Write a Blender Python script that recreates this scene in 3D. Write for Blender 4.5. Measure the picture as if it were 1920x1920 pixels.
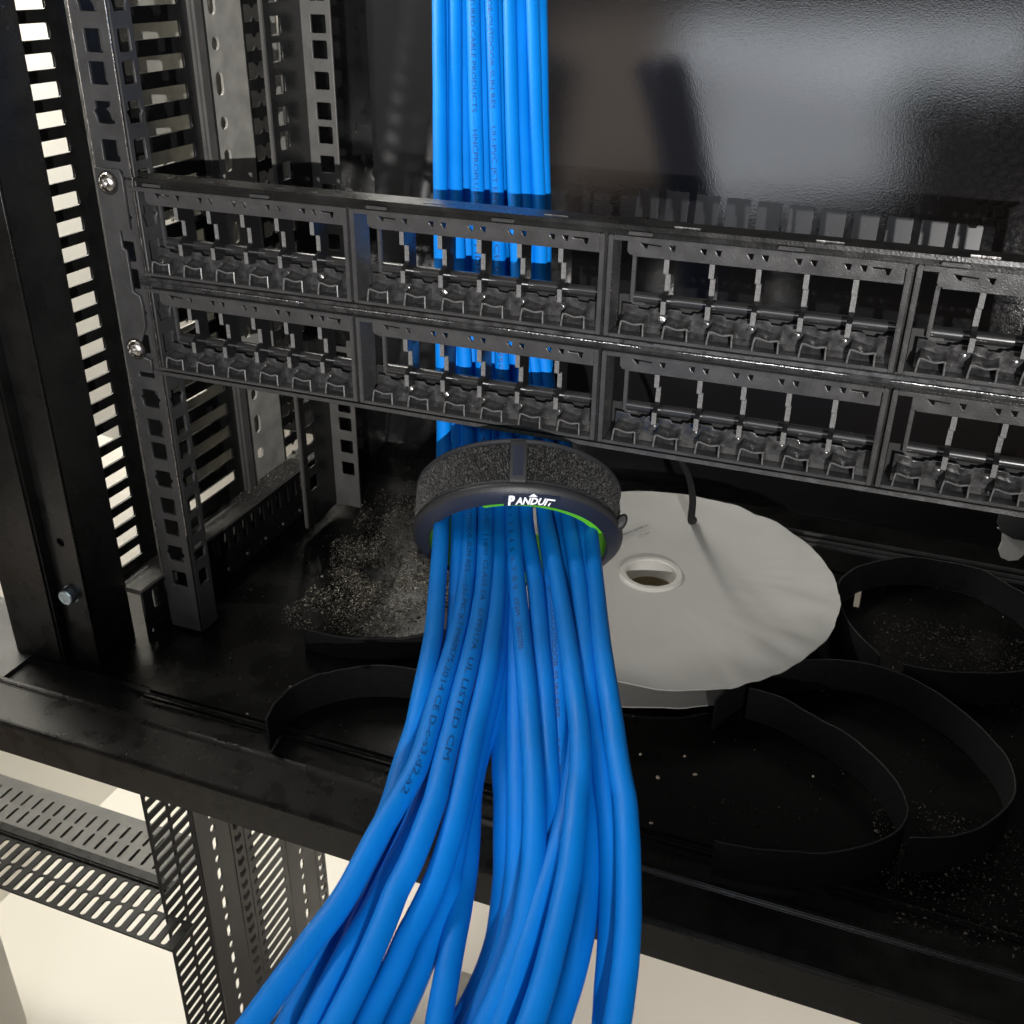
import bpy, bmesh, math, random
from mathutils import Vector, Matrix, noise
from math import sin, cos, pi, radians
random.seed(7)
for o in list(bpy.data.objects): bpy.data.objects.remove(o)
SC = bpy.context.scene
COL = SC.collection
MM = 0.001
def V(x, y, z): return Vector((x*MM, y*MM, z*MM))

# ------------------------------------------------ camera
cam = bpy.data.cameras.new('camera'); cam_o = bpy.data.objects.new('camera', cam); COL.objects.link(cam_o)
RM = ((0.93439, 0.35601, 0.01303), (0.17824, -0.43552, -0.88235), (-0.30845, 0.82679, -0.4704))
m = Matrix.Identity(4)
for r in range(3):
    m[r][0] = RM[0][r]; m[r][1] = -RM[1][r]; m[r][2] = -RM[2][r]
m.translation = V(314.893, -368.229, 88.144)
cam_o.matrix_world = m
cam.sensor_width = 36; cam.lens = 36*1953.97/1920
cam.clip_start = 0.01; cam.clip_end = 50
cam.dof.use_dof = True; cam.dof.focus_distance = 0.39; cam.dof.aperture_fstop = 55
SC.camera = cam_o
# ------------------------------------------------ light
w = bpy.data.worlds.new('World'); SC.world = w; w.use_nodes = True
nt = w.node_tree; nt.nodes.clear()
wo = nt.nodes.new('ShaderNodeOutputWorld'); bg = nt.nodes.new('ShaderNodeBackground')
tc = nt.nodes.new('ShaderNodeTexCoord'); nz = nt.nodes.new('ShaderNodeTexNoise'); rp = nt.nodes.new('ShaderNodeValToRGB')
nz.inputs['Scale'].default_value = 2.2; nz.inputs['Detail'].default_value = 1.5
rp.color_ramp.elements[0].position = .38; rp.color_ramp.elements[0].color = (.10, .09, .08, 1)
rp.color_ramp.elements[1].position = .62; rp.color_ramp.elements[1].color = (.85, .62, .46, 1)
nt.links.new(tc.outputs['Generated'], nz.inputs['Vector']); nt.links.new(nz.outputs['Fac'], rp.inputs['Fac'])
nt.links.new(rp.outputs['Color'], bg.inputs['Color']); nt.links.new(bg.outputs[0], wo.inputs[0])
bg.inputs['Strength'].default_value = 0.085
def lamp(name, kind, loc, target, energy, color=(1, 1, 1), roll=0, **k):
    l = bpy.data.lights.new(name, kind); l.energy = energy; l.color = color
    for a, b in k.items(): setattr(l, a, b)
    o = bpy.data.objects.new(name, l); COL.objects.link(o); o.location = V(*loc)
    o.rotation_euler = (V(*target)-V(*loc)).to_track_quat('-Z', 'Y').to_euler()
    o.rotation_euler.rotate_axis('Z', radians(roll))
    return o
# hard work light from behind the photographer, a little below the lens
lamp('work_light', 'SPOT', (698, -1326, 165), (165, 60, 115), 142.0, (1, .97, .94), spot_size=radians(31), spot_blend=1, shadow_soft_size=.004)
# the low bright window the back panel mirrors (two panes: one wide above, one beside the phone's silhouette)
lamp('window_top', 'AREA', (165, -1000, 508), (165, 0, 300), .90, (.88, .93, 1), roll=2, shape='RECTANGLE', size=.62, size_y=.105)
lamp('window_side', 'AREA', (88, -1002, 348), (88, 0, 150), 0.75, (.88, .93, 1), roll=10, shape='RECTANGLE', size=.345, size_y=.215)
lamp('warm_tint_fill', 'AREA', (-262, -1000, 395), (-262, 0, 200), .20, (1, .80, .66), roll=14, shape='RECTANGLE', size=.24, size_y=.31)  # added warm lamp that tints the rear panel's reflection brown
# ceiling light of the room, plus added unseen fills for white floor and wall
lamp('ceiling_light', 'AREA', (200, -600, 1500), (150, -100, -200), 2.0, (1, .96, .9), shape='RECTANGLE', size=1.2, size_y=.6)
lamp('floor_fill', 'AREA', (-150, -300, -300), (0, 20, -660), 0.24, (1, .94, .84), shape='RECTANGLE', size=.2, size_y=.2)
lamp('floor_fill_rear', 'AREA', (-260, 320, -290), (-180, 60, -660), .38, (1, .94, .83), shape='RECTANGLE', size=.25, size_y=.25)
lamp('floor_fill_right', 'AREA', (430, 110, -300), (260, 60, -660), 1.0, (1, .93, .85), shape='RECTANGLE', size=.25, size_y=.15)
lamp('wall_fill', 'AREA', (-235, 70, 350), (-334, 140, -80), 5, (1, .97, .88), shape='RECTANGLE', size=.12, size_y=.12)
lamp('wall_fill_rear', 'AREA', (-210, 260, 420), (-334, 520, -100), 4, (1, .97, .88), shape='RECTANGLE', size=.15, size_y=.4)
SC.view_settings.view_transform = 'Standard'; SC.view_settings.look = 'None'
SC.view_settings.exposure = 0; SC.view_settings.gamma = 1
SC.render.engine = 'CYCLES'; SC.cycles.max_bounces = 8; SC.cycles.use_denoising = True
SC.render.resolution_x = 1024; SC.render.resolution_y = 1024

# ------------------------------------------------ materials
def mat(name, col, rough=.5, metal=0, bump=0, bscale=800, var=0, vscale=60, spec=.5, rvar=0, sss=0, coat=0):
    mt = bpy.data.materials.new(name); mt.use_nodes = True; n = mt.node_tree
    b = n.nodes['Principled BSDF']
    b.inputs['Base Color'].default_value = (*col, 1); b.inputs['Roughness'].default_value = rough
    b.inputs['Metallic'].default_value = metal; b.inputs['Specular IOR Level'].default_value = spec
    if coat: b.inputs['Coat Weight'].default_value = coat; b.inputs['Coat Roughness'].default_value = .12
    if sss: b.inputs['Subsurface Weight'].default_value = sss; b.inputs['Subsurface Scale'].default_value = .002
    t = n.nodes.new('ShaderNodeTexCoord')
    if var or rvar:
        z = n.nodes.new('ShaderNodeTexNoise'); z.inputs['Scale'].default_value = vscale; z.inputs['Detail'].default_value = 5
        n.links.new(t.outputs['Object'], z.inputs['Vector'])
        if var:
            c = n.nodes.new('ShaderNodeValToRGB'); c.color_ramp.elements[0].position = .3; c.color_ramp.elements[1].position = .72
            c.color_ramp.elements[0].color = (*[x*(1-var) for x in col], 1); c.color_ramp.elements[1].color = (*[min(1, x*(1+var)) for x in col], 1)
            n.links.new(z.outputs['Fac'], c.inputs['Fac']); n.links.new(c.outputs['Color'], b.inputs['Base Color'])
        if rvar:
            mr = n.nodes.new('ShaderNodeMapRange'); mr.inputs['From Min'].default_value = .3; mr.inputs['From Max'].default_value = .7
            mr.inputs['To Min'].default_value = max(.03, rough-rvar); mr.inputs['To Max'].default_value = rough+rvar
            n.links.new(z.outputs['Fac'], mr.inputs['Value']); n.links.new(mr.outputs[0], b.inputs['Roughness'])
    if bump:
        z2 = n.nodes.new('ShaderNodeTexNoise'); z2.inputs['Scale'].default_value = bscale; z2.inputs['Detail'].default_value = 3
        n.links.new(t.outputs['Object'], z2.inputs['Vector'])
        bp_ = n.nodes.new('ShaderNodeBump'); bp_.inputs['Strength'].default_value = bump; bp_.inputs['Distance'].default_value = .0003
        n.links.new(z2.outputs['Fac'], bp_.inputs['Height']); n.links.new(bp_.outputs[0], b.inputs['Normal'])
    return mt
M = dict(
 plastic=mat('black_moulded_plastic', (.028, .028, .029), .30, bump=.35, bscale=420, var=.45, vscale=220, rvar=.16, spec=.7),
 plastic_face=mat('worn_plastic_edge', (.044, .044, .045), .27, bump=.3, bscale=1800, var=.12, vscale=120, rvar=.08, spec=.7),
 mottled=mat('mottled_moulded_plastic', (.034, .034, .035), .20, bump=.5, bscale=230, var=.6, vscale=260, rvar=.14, spec=.9),
 gloss=mat('glossy_black_plastic', (.012, .012, .013), .12, bump=.15, bscale=300, spec=.7),
 frame=mat('black_painted_steel', (.010, .010, .010), .30, bump=.3, bscale=1300, var=.25, vscale=90, rvar=.08, spec=.4),
 rail=mat('charcoal_powder_coat', (.040, .040, .041), .40, bump=.55, bscale=1500, var=.25, vscale=60, rvar=.08, spec=.6),
 railgrey=mat('grey_powder_coat', (.085, .083, .078), .42, bump=.5, bscale=1500, var=.2, vscale=80, spec=.6),
 back=mat('textured_black_panel', (.008, .008, .009), .065, bump=.11, bscale=1100, rvar=.02, vscale=400, spec=.75),
 tray=mat('glossy_black_tray', (.004, .004, .004), .26, bump=.2, bscale=700, rvar=.08, vscale=40, spec=.35, var=.5),
 steel=mat('nickel_plated_steel', (.55, .53, .51), .24, metal=1, bump=.3, bscale=900, rvar=.1, vscale=300),
 zinc=mat('zinc_bolt', (.42, .52, .58), .38, metal=1, bump=.5, bscale=900, var=.2, vscale=400),
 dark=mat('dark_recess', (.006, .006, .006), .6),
 blue=mat('blue_cable_jacket', (.0001, .185, .66), .55, bump=.22, bscale=240, var=.10, vscale=30, spec=.18, rvar=.08),
 ink=mat('cable_print_ink', (.002, .04, .19), .5),
 rubber=mat('matte_black_rubber', (.022, .023, .026), .5, bump=.3, bscale=900, spec=.4),
 rod=mat('polished_black_plastic', (.020, .020, .021), .24, bump=.1, bscale=300, spec=1.0),
 fuzz=mat('black_loop_fabric', (.006, .006, .006), .6, bump=1, bscale=900, var=.5, vscale=500, spec=.5),
 hair=mat('nylon_loop', (.040, .040, .040), .55, spec=.8),
 navy=mat('navy_rubber_rim', (.012, .016, .030), .42, bump=.2, bscale=900),
 white=mat('white_print', (.85, .86, .88), .5),
 green=mat('lime_green_liner', (.12, .55, .01), .45, bump=.3, bscale=300),
 strap=mat('black_hook_fabric', (.009, .009, .010), .8, bump=.9, bscale=1800, var=.3, vscale=500, spec=.2),
 strapedge=mat('grey_fabric_selvedge', (.030, .030, .031), .8, bump=.5, bscale=1500),
 paper=mat('off_white_card', (.57, .57, .55), .75, bump=.35, bscale=90, var=.06, vscale=14, spec=.25),
 hub=mat('white_plastic_hub', (.70, .69, .65), .3, spec=.5),
 kraft=mat('brown_tape_core', (.26, .20, .11), .7),
 greyink=mat('grey_label_print', (.10, .10, .10), .6),
 floorw=mat('white_floor', (.74, .71, .65), .35, var=.03, vscale=3),
 wallw=mat('white_wall', (.82, .80, .74), .6, var=.03, vscale=5),
 beige=mat('beige_wall', (.40, .31, .23), .7, var=.1, vscale=3),
 grit=mat('sawdust_grit', (.48, .45, .36), .3, var=.6, vscale=900, spec=.7),
 dust=mat('dark_dust', (.085, .075, .06), .7, var=.7, vscale=900),
 steelish=mat('shiny_grey_metal', (.40, .40, .40), .25, metal=1, bump=.8, bscale=1800),  # bright metallic grey for the bar beads and chosen ejector marks
 edge=mat('speckled_divider_edge', (.13, .13, .13), .5, bump=.6, bscale=2500, var=.5, vscale=1500),
 lip=mat('lit_moulding_edge', (.11, .11, .11), .35, var=.3, vscale=600),  # pale tone paints the lit rims of the latch cups
 plate_grey=mat('dim_grey_plate', (.011, .0115, .014), .25),
 crumb=mat('pale_crumb', (.70, .62, .50), .6),
)

# ------------------------------------------------ helpers
def tag(o, label=None, cat=None, group=None, kind=None):
    if label: o['label'] = label
    if cat: o['category'] = cat
    if group: o['group'] = group
    if kind: o['kind'] = kind
    return o
def link(name, me, m_, parent=None):
    o = bpy.data.objects.new(name, me); COL.objects.link(o)
    if m_ is not None and len(me.materials) == 0: me.materials.append(M[m_] if isinstance(m_, str) else m_)
    if parent: o.parent = parent
    return o
def empty(name, loc=(0, 0, 0)):
    o = bpy.data.objects.new(name, None); COL.objects.link(o); o.location = V(*loc); o.empty_display_size = .01
    return o
def ch(root, o):      # parent keeping world place (root has only a location)
    o.parent = root; o.matrix_parent_inverse = Matrix.Translation(-root.location)
    return o
class MB:
    def __init__(s): s.v = []; s.f = []
    def box(s, x0, x1, y0, y1, z0, z1):
        b = len(s.v)
        for x in (x0, x1):
            for y in (y0, y1):
                for z in (z0, z1): s.v.append(V(x, y, z))
        for q in ((0, 1, 3, 2), (4, 6, 7, 5), (0, 4, 5, 1), (2, 3, 7, 6), (0, 2, 6, 4), (1, 5, 7, 3)): s.f.append([b+i for i in q])
        return s
    def prism(s, pts, a, b, axis):   # polygon extruded along axis between a and b
        k = len(s.v); n = len(pts)
        for t in (a, b):
            for p, q in pts:
                s.v.append(V(t, p, q) if axis == 0 else V(p, t, q) if axis == 1 else V(p, q, t))
        s.f.append([k+i for i in range(n)]); s.f.append([k+n+i for i in reversed(range(n))])
        for i in range(n): s.f.append([k+i, k+(i+1) % n, k+n+(i+1) % n, k+n+i])
        return s
    def tube(s, pts, rad, seg=12, cap=True):
        k = len(s.v); P = [V(*p) for p in pts]; n = len(P); up = None
        for i in range(n):
            t = (P[min(i+1, n-1)]-P[max(i-1, 0)]).normalized()
            if up is None: up = t.orthogonal().normalized()
            up = (up-t*up.dot(t)).normalized(); bi = t.cross(up)
            r = (rad[i] if isinstance(rad, (list, tuple)) else rad)*MM
            for j in range(seg):
                a = 2*pi*j/seg; s.v.append(P[i]+up*r*cos(a)+bi*r*sin(a))
        for i in range(n-1):
            for j in range(seg):
                s.f.append([k+i*seg+j, k+i*seg+(j+1) % seg, k+(i+1)*seg+(j+1) % seg, k+(i+1)*seg+j])
        if cap: s.f.append([k+j for j in reversed(range(seg))]); s.f.append([k+(n-1)*seg+j for j in range(seg)])
        return s
    def lathe(s, prof, c, seg=48, closed=False):   # prof: (r, z) about a vertical axis through c
        k = len(s.v); n = len(prof)
        for j in range(seg):
            a = 2*pi*j/seg
            for r, z in prof: s.v.append(V(c[0]+r*cos(a), c[1]+r*sin(a), c[2]+z))
        for j in range(seg):
            for i in range(n if closed else n-1):
                i2 = (i+1) % n
                s.f.append([k+j*n+i, k+((j+1) % seg)*n+i, k+((j+1) % seg)*n+i2, k+j*n+i2])
        return s
    def mesh(s, name, smooth=False, bevel=0, fix=True):
        me = bpy.data.meshes.new(name); me.from_pydata([tuple(v) for v in s.v], [], s.f)
        bm = bmesh.new(); bm.from_mesh(me)
        if fix: bmesh.ops.recalc_face_normals(bm, faces=bm.faces)
        if bevel:
            es = [e for e in bm.edges if len(e.link_faces) == 2 and e.calc_face_angle() > .6]
            bmesh.ops.bevel(bm, geom=es, offset=bevel*MM, segments=2, affect='EDGES', clamp_overlap=True)
        bm.to_mesh(me); bm.free()
        if smooth:
            for p in me.polygons: p.use_smooth = True
            try: me.set_sharp_from_angle(angle=radians(40))
            except Exception: pass
        return me
def plate(name, outer, holes, thick, org, ua, va, bevel=.25):
    """flat plate with holes: 2D outlines in mm in the plane org + u*ua + v*va, thickness along ua x va"""
    cu = bpy.data.curves.new(name, 'CURVE'); cu.dimensions = '2D'; cu.fill_mode = 'BOTH'
    cu.extrude = max(thick/2-bevel, .01)*MM; cu.bevel_depth = bevel*MM; cu.bevel_resolution = 1; cu.offset = -bevel*MM
    def area(l): return sum(l[i][0]*l[(i+1) % len(l)][1]-l[(i+1) % len(l)][0]*l[i][1] for i in range(len(l)))
    for k, loop in enumerate([outer]+list(holes)):
        if (area(loop) > 0) == (k > 0): loop = loop[::-1]
        sp = cu.splines.new('POLY'); sp.points.add(len(loop)-1); sp.use_cyclic_u = True
        for i, (a, b) in enumerate(loop): sp.points[i].co = (a*MM, b*MM, 0, 1)
    o = bpy.data.objects.new(name, cu); COL.objects.link(o)
    dg = bpy.context.evaluated_depsgraph_get(); dg.update()
    me = bpy.data.meshes.new_from_object(o.evaluated_get(dg))
    bpy.data.objects.remove(o); bpy.data.curves.remove(cu)
    u = Vector(ua).normalized(); v = Vector(va).normalized(); w_ = u.cross(v)
    mt = Matrix.Identity(4)
    for r in range(3): mt[r][0] = u[r]; mt[r][1] = v[r]; mt[r][2] = w_[r]
    mt.translation = V(*org); me.transform(mt); me.materials.clear(); me.name = name
    return me
def rect(u0, u1, v0, v1): return [(u0, v0), (u1, v0), (u1, v1), (u0, v1)]
def rrect(u0, u1, v0, v1, r=None, n=3):
    if r is None: r = min(u1-u0, v1-v0)/2*.98
    out = []
    for cx, cy, a0 in ((u1-r, v1-r, 0), (u0+r, v1-r, 90), (u0+r, v0+r, 180), (u1-r, v0+r, 270)):
        for i in range(n+1):
            a = radians(a0+90*i/n); out.append((cx+r*cos(a), cy+r*sin(a)))
    return out
def catmull(P, n=8):
    out = []
    for i in range(len(P)-1):
        p0, p1, p2, p3 = P[max(i-1, 0)], P[i], P[i+1], P[min(i+2, len(P)-1)]
        for k in range(n):
            t = k/n
            out.append(tuple(.5*((2*b)+(-a+c)*t+(2*a-5*b+4*c-d)*t*t+(-a+3*b-3*c+d)*t**3) for a, b, c, d in zip(p0, p1, p2, p3)))
    out.append(tuple(P[-1])); return out
def text_mesh(s, size=1.0, bold=0, shear=0, extrude=0):
    cu = bpy.data.curves.new('t', 'FONT'); cu.body = s; cu.size = size; cu.offset = bold; cu.shear = shear; cu.extrude = extrude; cu.resolution_u = 2
    o = bpy.data.objects.new('t', cu); COL.objects.link(o)
    dg = bpy.context.evaluated_depsgraph_get(); dg.update()
    me = bpy.data.meshes.new_from_object(o.evaluated_get(dg)); bpy.data.objects.remove(o); bpy.data.curves.remove(cu)
    me.materials.clear(); return me
CV = [-80, -20, 40, 100, 160, 220, 280, 340, 400, 460, 520, 580, 640, 700, 760, 820, 880, 924, 968, 1012, 1056, 1100, 1144, 1188, 1232, 1276, 1320, 1364, 1408, 1452, 1496, 1540, 1584, 1628, 1672, 1716, 1760, 1804, 1848, 1892, 1936, 1980]
CP = {
'c1': [[90.6,125.8,87.3],[95.5,114.7,74.5],[100.2,104.2,61.9],[104.4,94.5,49.5],[108.4,85.5,37.2],[112.1,76.9,25.0],[115.6,68.8,12.9],[119.0,61.0,0.8],[122.4,53.3,-11.2],[125.6,46.0,-23.1],[128.8,39.0,-35.1],[131.8,32.2,-47.1],[134.7,25.7,-59.1],[137.3,20.0,-71.4],[139.9,14.1,-83.6],[143.0,7.0,-95.3],[146.5,-1.9,-106.0],[151.2,-13.2,-111.0],[157.6,-28.4,-113.3],[165.5,-47.0,-112.9],[172.2,-63.2,-113.0],[178.4,-78.4,-113.1],[185.1,-94.3,-111.8],[191.7,-110.3,-109.6],[197.0,-124.8,-107.9],[200.7,-136.3,-107.9],[203.4,-145.5,-109.4],[205.8,-154.0,-111.0],[207.4,-162.5,-112.5],[208.9,-170.4,-114.1],[210.5,-177.8,-115.7],[211.4,-184.9,-117.5],[211.6,-191.8,-119.5],[211.4,-198.4,-121.5],[211.4,-204.9,-123.5],[211.5,-211.3,-125.1],[211.7,-217.5,-126.6],[212.0,-223.3,-128.2],[212.3,-228.9,-129.8],[212.6,-234.3,-131.4],[212.5,-239.6,-132.9],[212.5,-244.8,-134.4]],
'c1b': [[91.0,134.4,87.4],[95.9,123.2,74.4],[100.4,112.6,61.6],[104.6,102.9,49.0],[108.5,93.8,36.5],[112.2,85.3,24.1],[115.8,77.2,11.7],[119.3,69.4,-0.6],[122.8,61.8,-12.8],[126.3,54.5,-25.0],[129.8,47.7,-37.2],[133.2,41.1,-49.4],[136.5,34.8,-61.7],[139.4,29.2,-74.2],[142.3,23.3,-86.7],[145.5,16.2,-98.6],[149.4,7.4,-109.6],[154.4,-3.9,-114.8],[161.0,-19.1,-117.3],[169.1,-37.7,-117.0],[175.9,-53.9,-117.3],[182.2,-69.2,-117.5],[188.9,-85.2,-116.4],[195.3,-101.4,-114.4],[200.1,-116.3,-112.8],[203.2,-128.2,-112.9],[205.1,-137.9,-114.4],[206.7,-147.2,-116.0],[208.2,-156.0,-117.4],[209.3,-164.4,-119.0],[210.1,-172.3,-120.7],[210.8,-179.6,-122.6],[211.2,-186.2,-125.0],[211.2,-192.6,-127.5],[211.0,-198.8,-130.0],[210.8,-204.9,-132.2],[210.5,-210.9,-134.5],[210.2,-216.6,-136.9],[209.9,-222.0,-139.4],[209.6,-227.2,-141.8],[209.4,-232.3,-144.2],[209.2,-237.3,-146.5]],
'c2': [[96.7,129.9,87.4],[101.6,118.8,74.6],[106.2,108.4,61.9],[110.2,98.8,49.4],[113.8,90.0,37.1],[117.3,81.8,24.7],[120.5,74.1,12.5],[123.8,66.7,0.2],[127.1,59.6,-11.9],[130.6,52.7,-24.1],[134.0,46.2,-36.3],[137.5,40.0,-48.6],[140.8,34.0,-60.8],[143.9,28.6,-73.4],[146.9,22.8,-85.8],[150.4,15.8,-97.6],[154.6,6.8,-108.4],[159.7,-4.6,-113.4],[166.3,-20.1,-115.7],[174.2,-39.2,-115.1],[180.8,-56.0,-115.0],[186.6,-72.1,-114.8],[192.7,-89.1,-113.1],[198.4,-106.3,-110.4],[203.1,-122.1,-108.0],[206.3,-135.0,-107.2],[208.9,-145.6,-107.7],[211.4,-155.6,-108.0],[213.7,-165.1,-108.3],[215.1,-174.3,-108.7],[215.4,-183.2,-109.2],[215.2,-191.4,-110.2],[215.2,-198.6,-111.6],[215.1,-205.3,-113.3],[214.9,-211.7,-115.0],[214.1,-218.2,-116.5],[212.8,-224.7,-118.0],[211.7,-230.7,-119.7],[210.5,-236.5,-121.4],[209.4,-242.1,-123.1],[208.3,-247.6,-124.7],[207.3,-252.9,-126.1]],
'c3': [[105.0,131.2,87.5],[109.9,120.3,74.7],[114.5,110.0,62.1],[118.7,100.7,49.7],[122.5,92.1,37.3],[126.1,84.1,25.0],[129.6,76.6,12.7],[132.9,69.3,0.5],[136.2,62.3,-11.7],[139.4,55.4,-23.9],[142.5,49.0,-36.1],[145.6,42.7,-48.3],[148.6,36.6,-60.6],[151.3,31.2,-73.2],[154.1,25.4,-85.6],[157.3,18.3,-97.5],[161.4,9.4,-108.3],[166.3,-2.1,-113.3],[172.6,-17.7,-115.6],[180.1,-36.9,-115.0],[186.8,-53.7,-115.0],[192.7,-69.7,-114.8],[198.5,-86.7,-113.1],[204.2,-104.0,-110.4],[208.9,-119.8,-108.0],[212.3,-132.6,-107.2],[214.9,-143.2,-107.6],[217.5,-153.1,-108.0],[219.8,-162.7,-108.3],[222.1,-171.6,-108.6],[224.2,-179.8,-109.2],[225.3,-187.4,-110.1],[226.0,-194.4,-111.5],[226.2,-201.0,-113.2],[226.0,-207.4,-114.8],[226.5,-213.5,-116.3],[226.8,-219.3,-117.9],[226.9,-224.9,-119.5],[226.8,-230.3,-121.2],[226.5,-235.5,-122.9],[226.2,-240.7,-124.5],[226.0,-245.8,-125.9]],
'e1': [[97.1,139.1,87.5],[101.9,128.0,74.4],[106.3,117.7,61.5],[110.3,108.4,48.8],[114.0,100.0,36.2],[117.4,92.1,23.6],[120.7,84.8,11.0],[123.9,77.8,-1.6],[127.1,71.0,-14.2],[130.3,64.4,-26.8],[133.4,58.3,-39.4],[136.5,52.3,-52.2],[139.5,46.5,-64.9],[142.3,41.2,-78.0],[145.1,35.6,-90.9],[148.5,28.7,-103.3],[152.7,19.9,-114.5],[157.8,8.4,-119.9],[164.4,-7.1,-122.5],[172.4,-26.3,-122.3],[179.2,-43.1,-122.5],[185.5,-59.2,-122.6],[191.7,-76.4,-121.1],[197.6,-93.9,-118.6],[202.2,-110.1,-116.4],[205.4,-123.4,-115.7],[208.1,-134.4,-116.1],[211.0,-144.8,-116.5],[213.8,-154.8,-116.6],[216.0,-164.3,-116.8],[217.7,-173.3,-117.1],[218.9,-181.7,-117.7],[219.6,-189.6,-118.6],[219.9,-197.0,-119.7],[220.3,-204.2,-120.6],[220.6,-211.3,-121.2],[220.4,-218.2,-121.9],[220.3,-224.6,-122.9],[220.2,-230.4,-124.2],[220.2,-236.0,-125.5],[220.3,-241.3,-126.8],[220.4,-246.6,-127.8]],
'c4': [[94.8,145.6,87.5],[99.9,134.2,74.2],[104.4,123.8,61.2],[108.5,114.3,48.4],[112.2,105.7,35.6],[115.8,97.7,22.8],[119.3,90.2,10.1],[123.0,83.0,-2.6],[126.9,76.1,-15.2],[131.1,69.4,-27.8],[135.4,62.9,-40.4],[139.9,56.6,-53.0],[144.4,50.3,-65.5],[148.7,44.4,-78.1],[152.9,37.8,-90.5],[157.4,29.6,-102.1],[162.6,19.2,-112.4],[168.3,6.5,-117.0],[175.3,-10.2,-118.8],[183.3,-30.3,-117.8],[190.1,-48.0,-117.4],[196.3,-64.7,-116.8],[202.7,-82.2,-114.9],[208.7,-99.7,-112.0],[214.0,-115.6,-109.4],[217.8,-128.5,-108.6],[220.5,-139.2,-108.9],[222.8,-149.3,-109.4],[225.3,-158.8,-109.7],[227.6,-167.5,-110.2],[229.6,-175.6,-110.9],[231.1,-183.0,-112.1],[232.1,-189.7,-113.8],[232.7,-195.9,-115.7],[232.8,-202.0,-117.7],[232.5,-208.2,-119.5],[232.0,-214.2,-121.3],[231.9,-219.7,-123.3],[231.5,-225.1,-125.3],[231.1,-230.3,-127.2],[231.0,-235.5,-128.9],[230.9,-240.6,-130.5]],
'c5': [[106.1,141.4,87.6],[110.7,130.7,74.5],[114.9,120.7,61.7],[118.8,111.7,48.9],[122.3,103.5,36.3],[125.6,95.8,23.6],[128.9,88.7,11.0],[132.1,81.8,-1.6],[135.3,75.1,-14.3],[138.7,68.6,-26.9],[141.9,62.5,-39.6],[145.2,56.5,-52.3],[148.6,50.6,-65.0],[151.7,45.3,-78.0],[154.9,39.6,-90.9],[158.8,32.5,-103.1],[163.8,23.1,-113.9],[169.4,10.9,-118.8],[176.3,-5.4,-121.0],[184.1,-25.2,-120.3],[190.6,-42.7,-120.2],[196.5,-59.1,-120.0],[202.6,-76.5,-118.4],[208.6,-93.9,-115.7],[213.9,-109.7,-113.4],[217.8,-122.5,-112.8],[220.5,-133.2,-113.4],[222.8,-143.4,-113.9],[224.9,-153.1,-114.4],[226.8,-162.1,-115.0],[228.6,-170.5,-115.9],[230.2,-177.9,-117.1],[231.8,-184.5,-118.8],[233.3,-190.6,-120.8],[235.2,-196.2,-122.7],[235.6,-202.3,-124.6],[235.5,-208.2,-126.4],[235.7,-213.8,-128.4],[235.6,-219.2,-130.5],[235.3,-224.5,-132.5],[235.0,-229.8,-134.3],[234.7,-235.0,-136.0]],
'e5': [[109.4,149.9,87.7],[114.3,138.7,74.5],[118.9,128.2,61.5],[123.1,118.7,48.6],[127.0,109.9,35.9],[130.7,101.7,23.2],[134.2,94.0,10.6],[137.5,86.5,-2.0],[140.8,79.3,-14.6],[144.0,72.2,-27.2],[147.1,65.5,-39.8],[150.0,59.0,-52.4],[152.9,52.6,-65.1],[155.5,47.0,-78.0],[158.3,40.9,-90.8],[161.4,33.6,-103.1],[165.3,24.4,-114.3],[170.1,12.7,-119.6],[176.3,-3.1,-122.1],[183.7,-22.4,-121.8],[190.2,-39.5,-122.1],[196.2,-55.6,-122.1],[202.4,-72.7,-120.7],[208.6,-89.9,-118.3],[214.2,-105.5,-116.2],[218.4,-118.2,-115.7],[221.1,-128.9,-116.4],[223.0,-139.1,-117.2],[224.3,-149.0,-117.9],[226.1,-158.0,-118.7],[228.5,-166.2,-119.6],[231.2,-173.5,-120.8],[233.7,-180.3,-122.1],[235.9,-187.0,-123.3],[237.8,-193.8,-124.2],[239.6,-200.6,-124.6],[241.2,-207.2,-125.1],[242.6,-213.1,-126.0],[243.9,-218.6,-127.2],[245.1,-223.7,-128.7],[246.4,-228.6,-130.0],[247.8,-233.4,-131.1]],
'f1': [[111.2,157.9,87.7],[116.0,146.4,74.4],[120.5,135.7,61.2],[124.7,125.9,48.2],[128.5,116.9,35.4],[132.2,108.5,22.5],[135.6,100.6,9.8],[139.0,92.9,-3.0],[142.3,85.5,-15.7],[145.7,78.3,-28.4],[148.9,71.5,-41.1],[152.1,64.9,-53.8],[155.2,58.4,-66.6],[157.9,52.6,-79.6],[160.7,46.4,-92.5],[163.7,38.8,-104.8],[166.9,29.2,-116.1],[170.9,17.0,-121.5],[176.4,0.8,-124.1],[183.4,-18.9,-123.8],[189.5,-36.2,-124.1],[195.2,-52.6,-124.1],[201.4,-69.8,-122.7],[207.7,-87.1,-120.3],[213.6,-102.8,-118.2],[218.4,-115.4,-117.7],[222.3,-125.8,-118.3],[226.1,-135.6,-118.9],[229.6,-145.0,-119.4],[233.2,-153.7,-120.0],[236.8,-161.6,-120.7],[239.7,-168.9,-121.9],[242.3,-175.5,-123.5],[244.7,-181.5,-125.3],[246.6,-187.4,-127.2],[248.3,-193.3,-128.8],[249.6,-199.1,-130.5],[250.0,-204.8,-132.4],[249.8,-210.5,-134.3],[249.1,-216.2,-136.1],[248.1,-221.9,-137.9],[247.2,-227.5,-139.5]],
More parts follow.
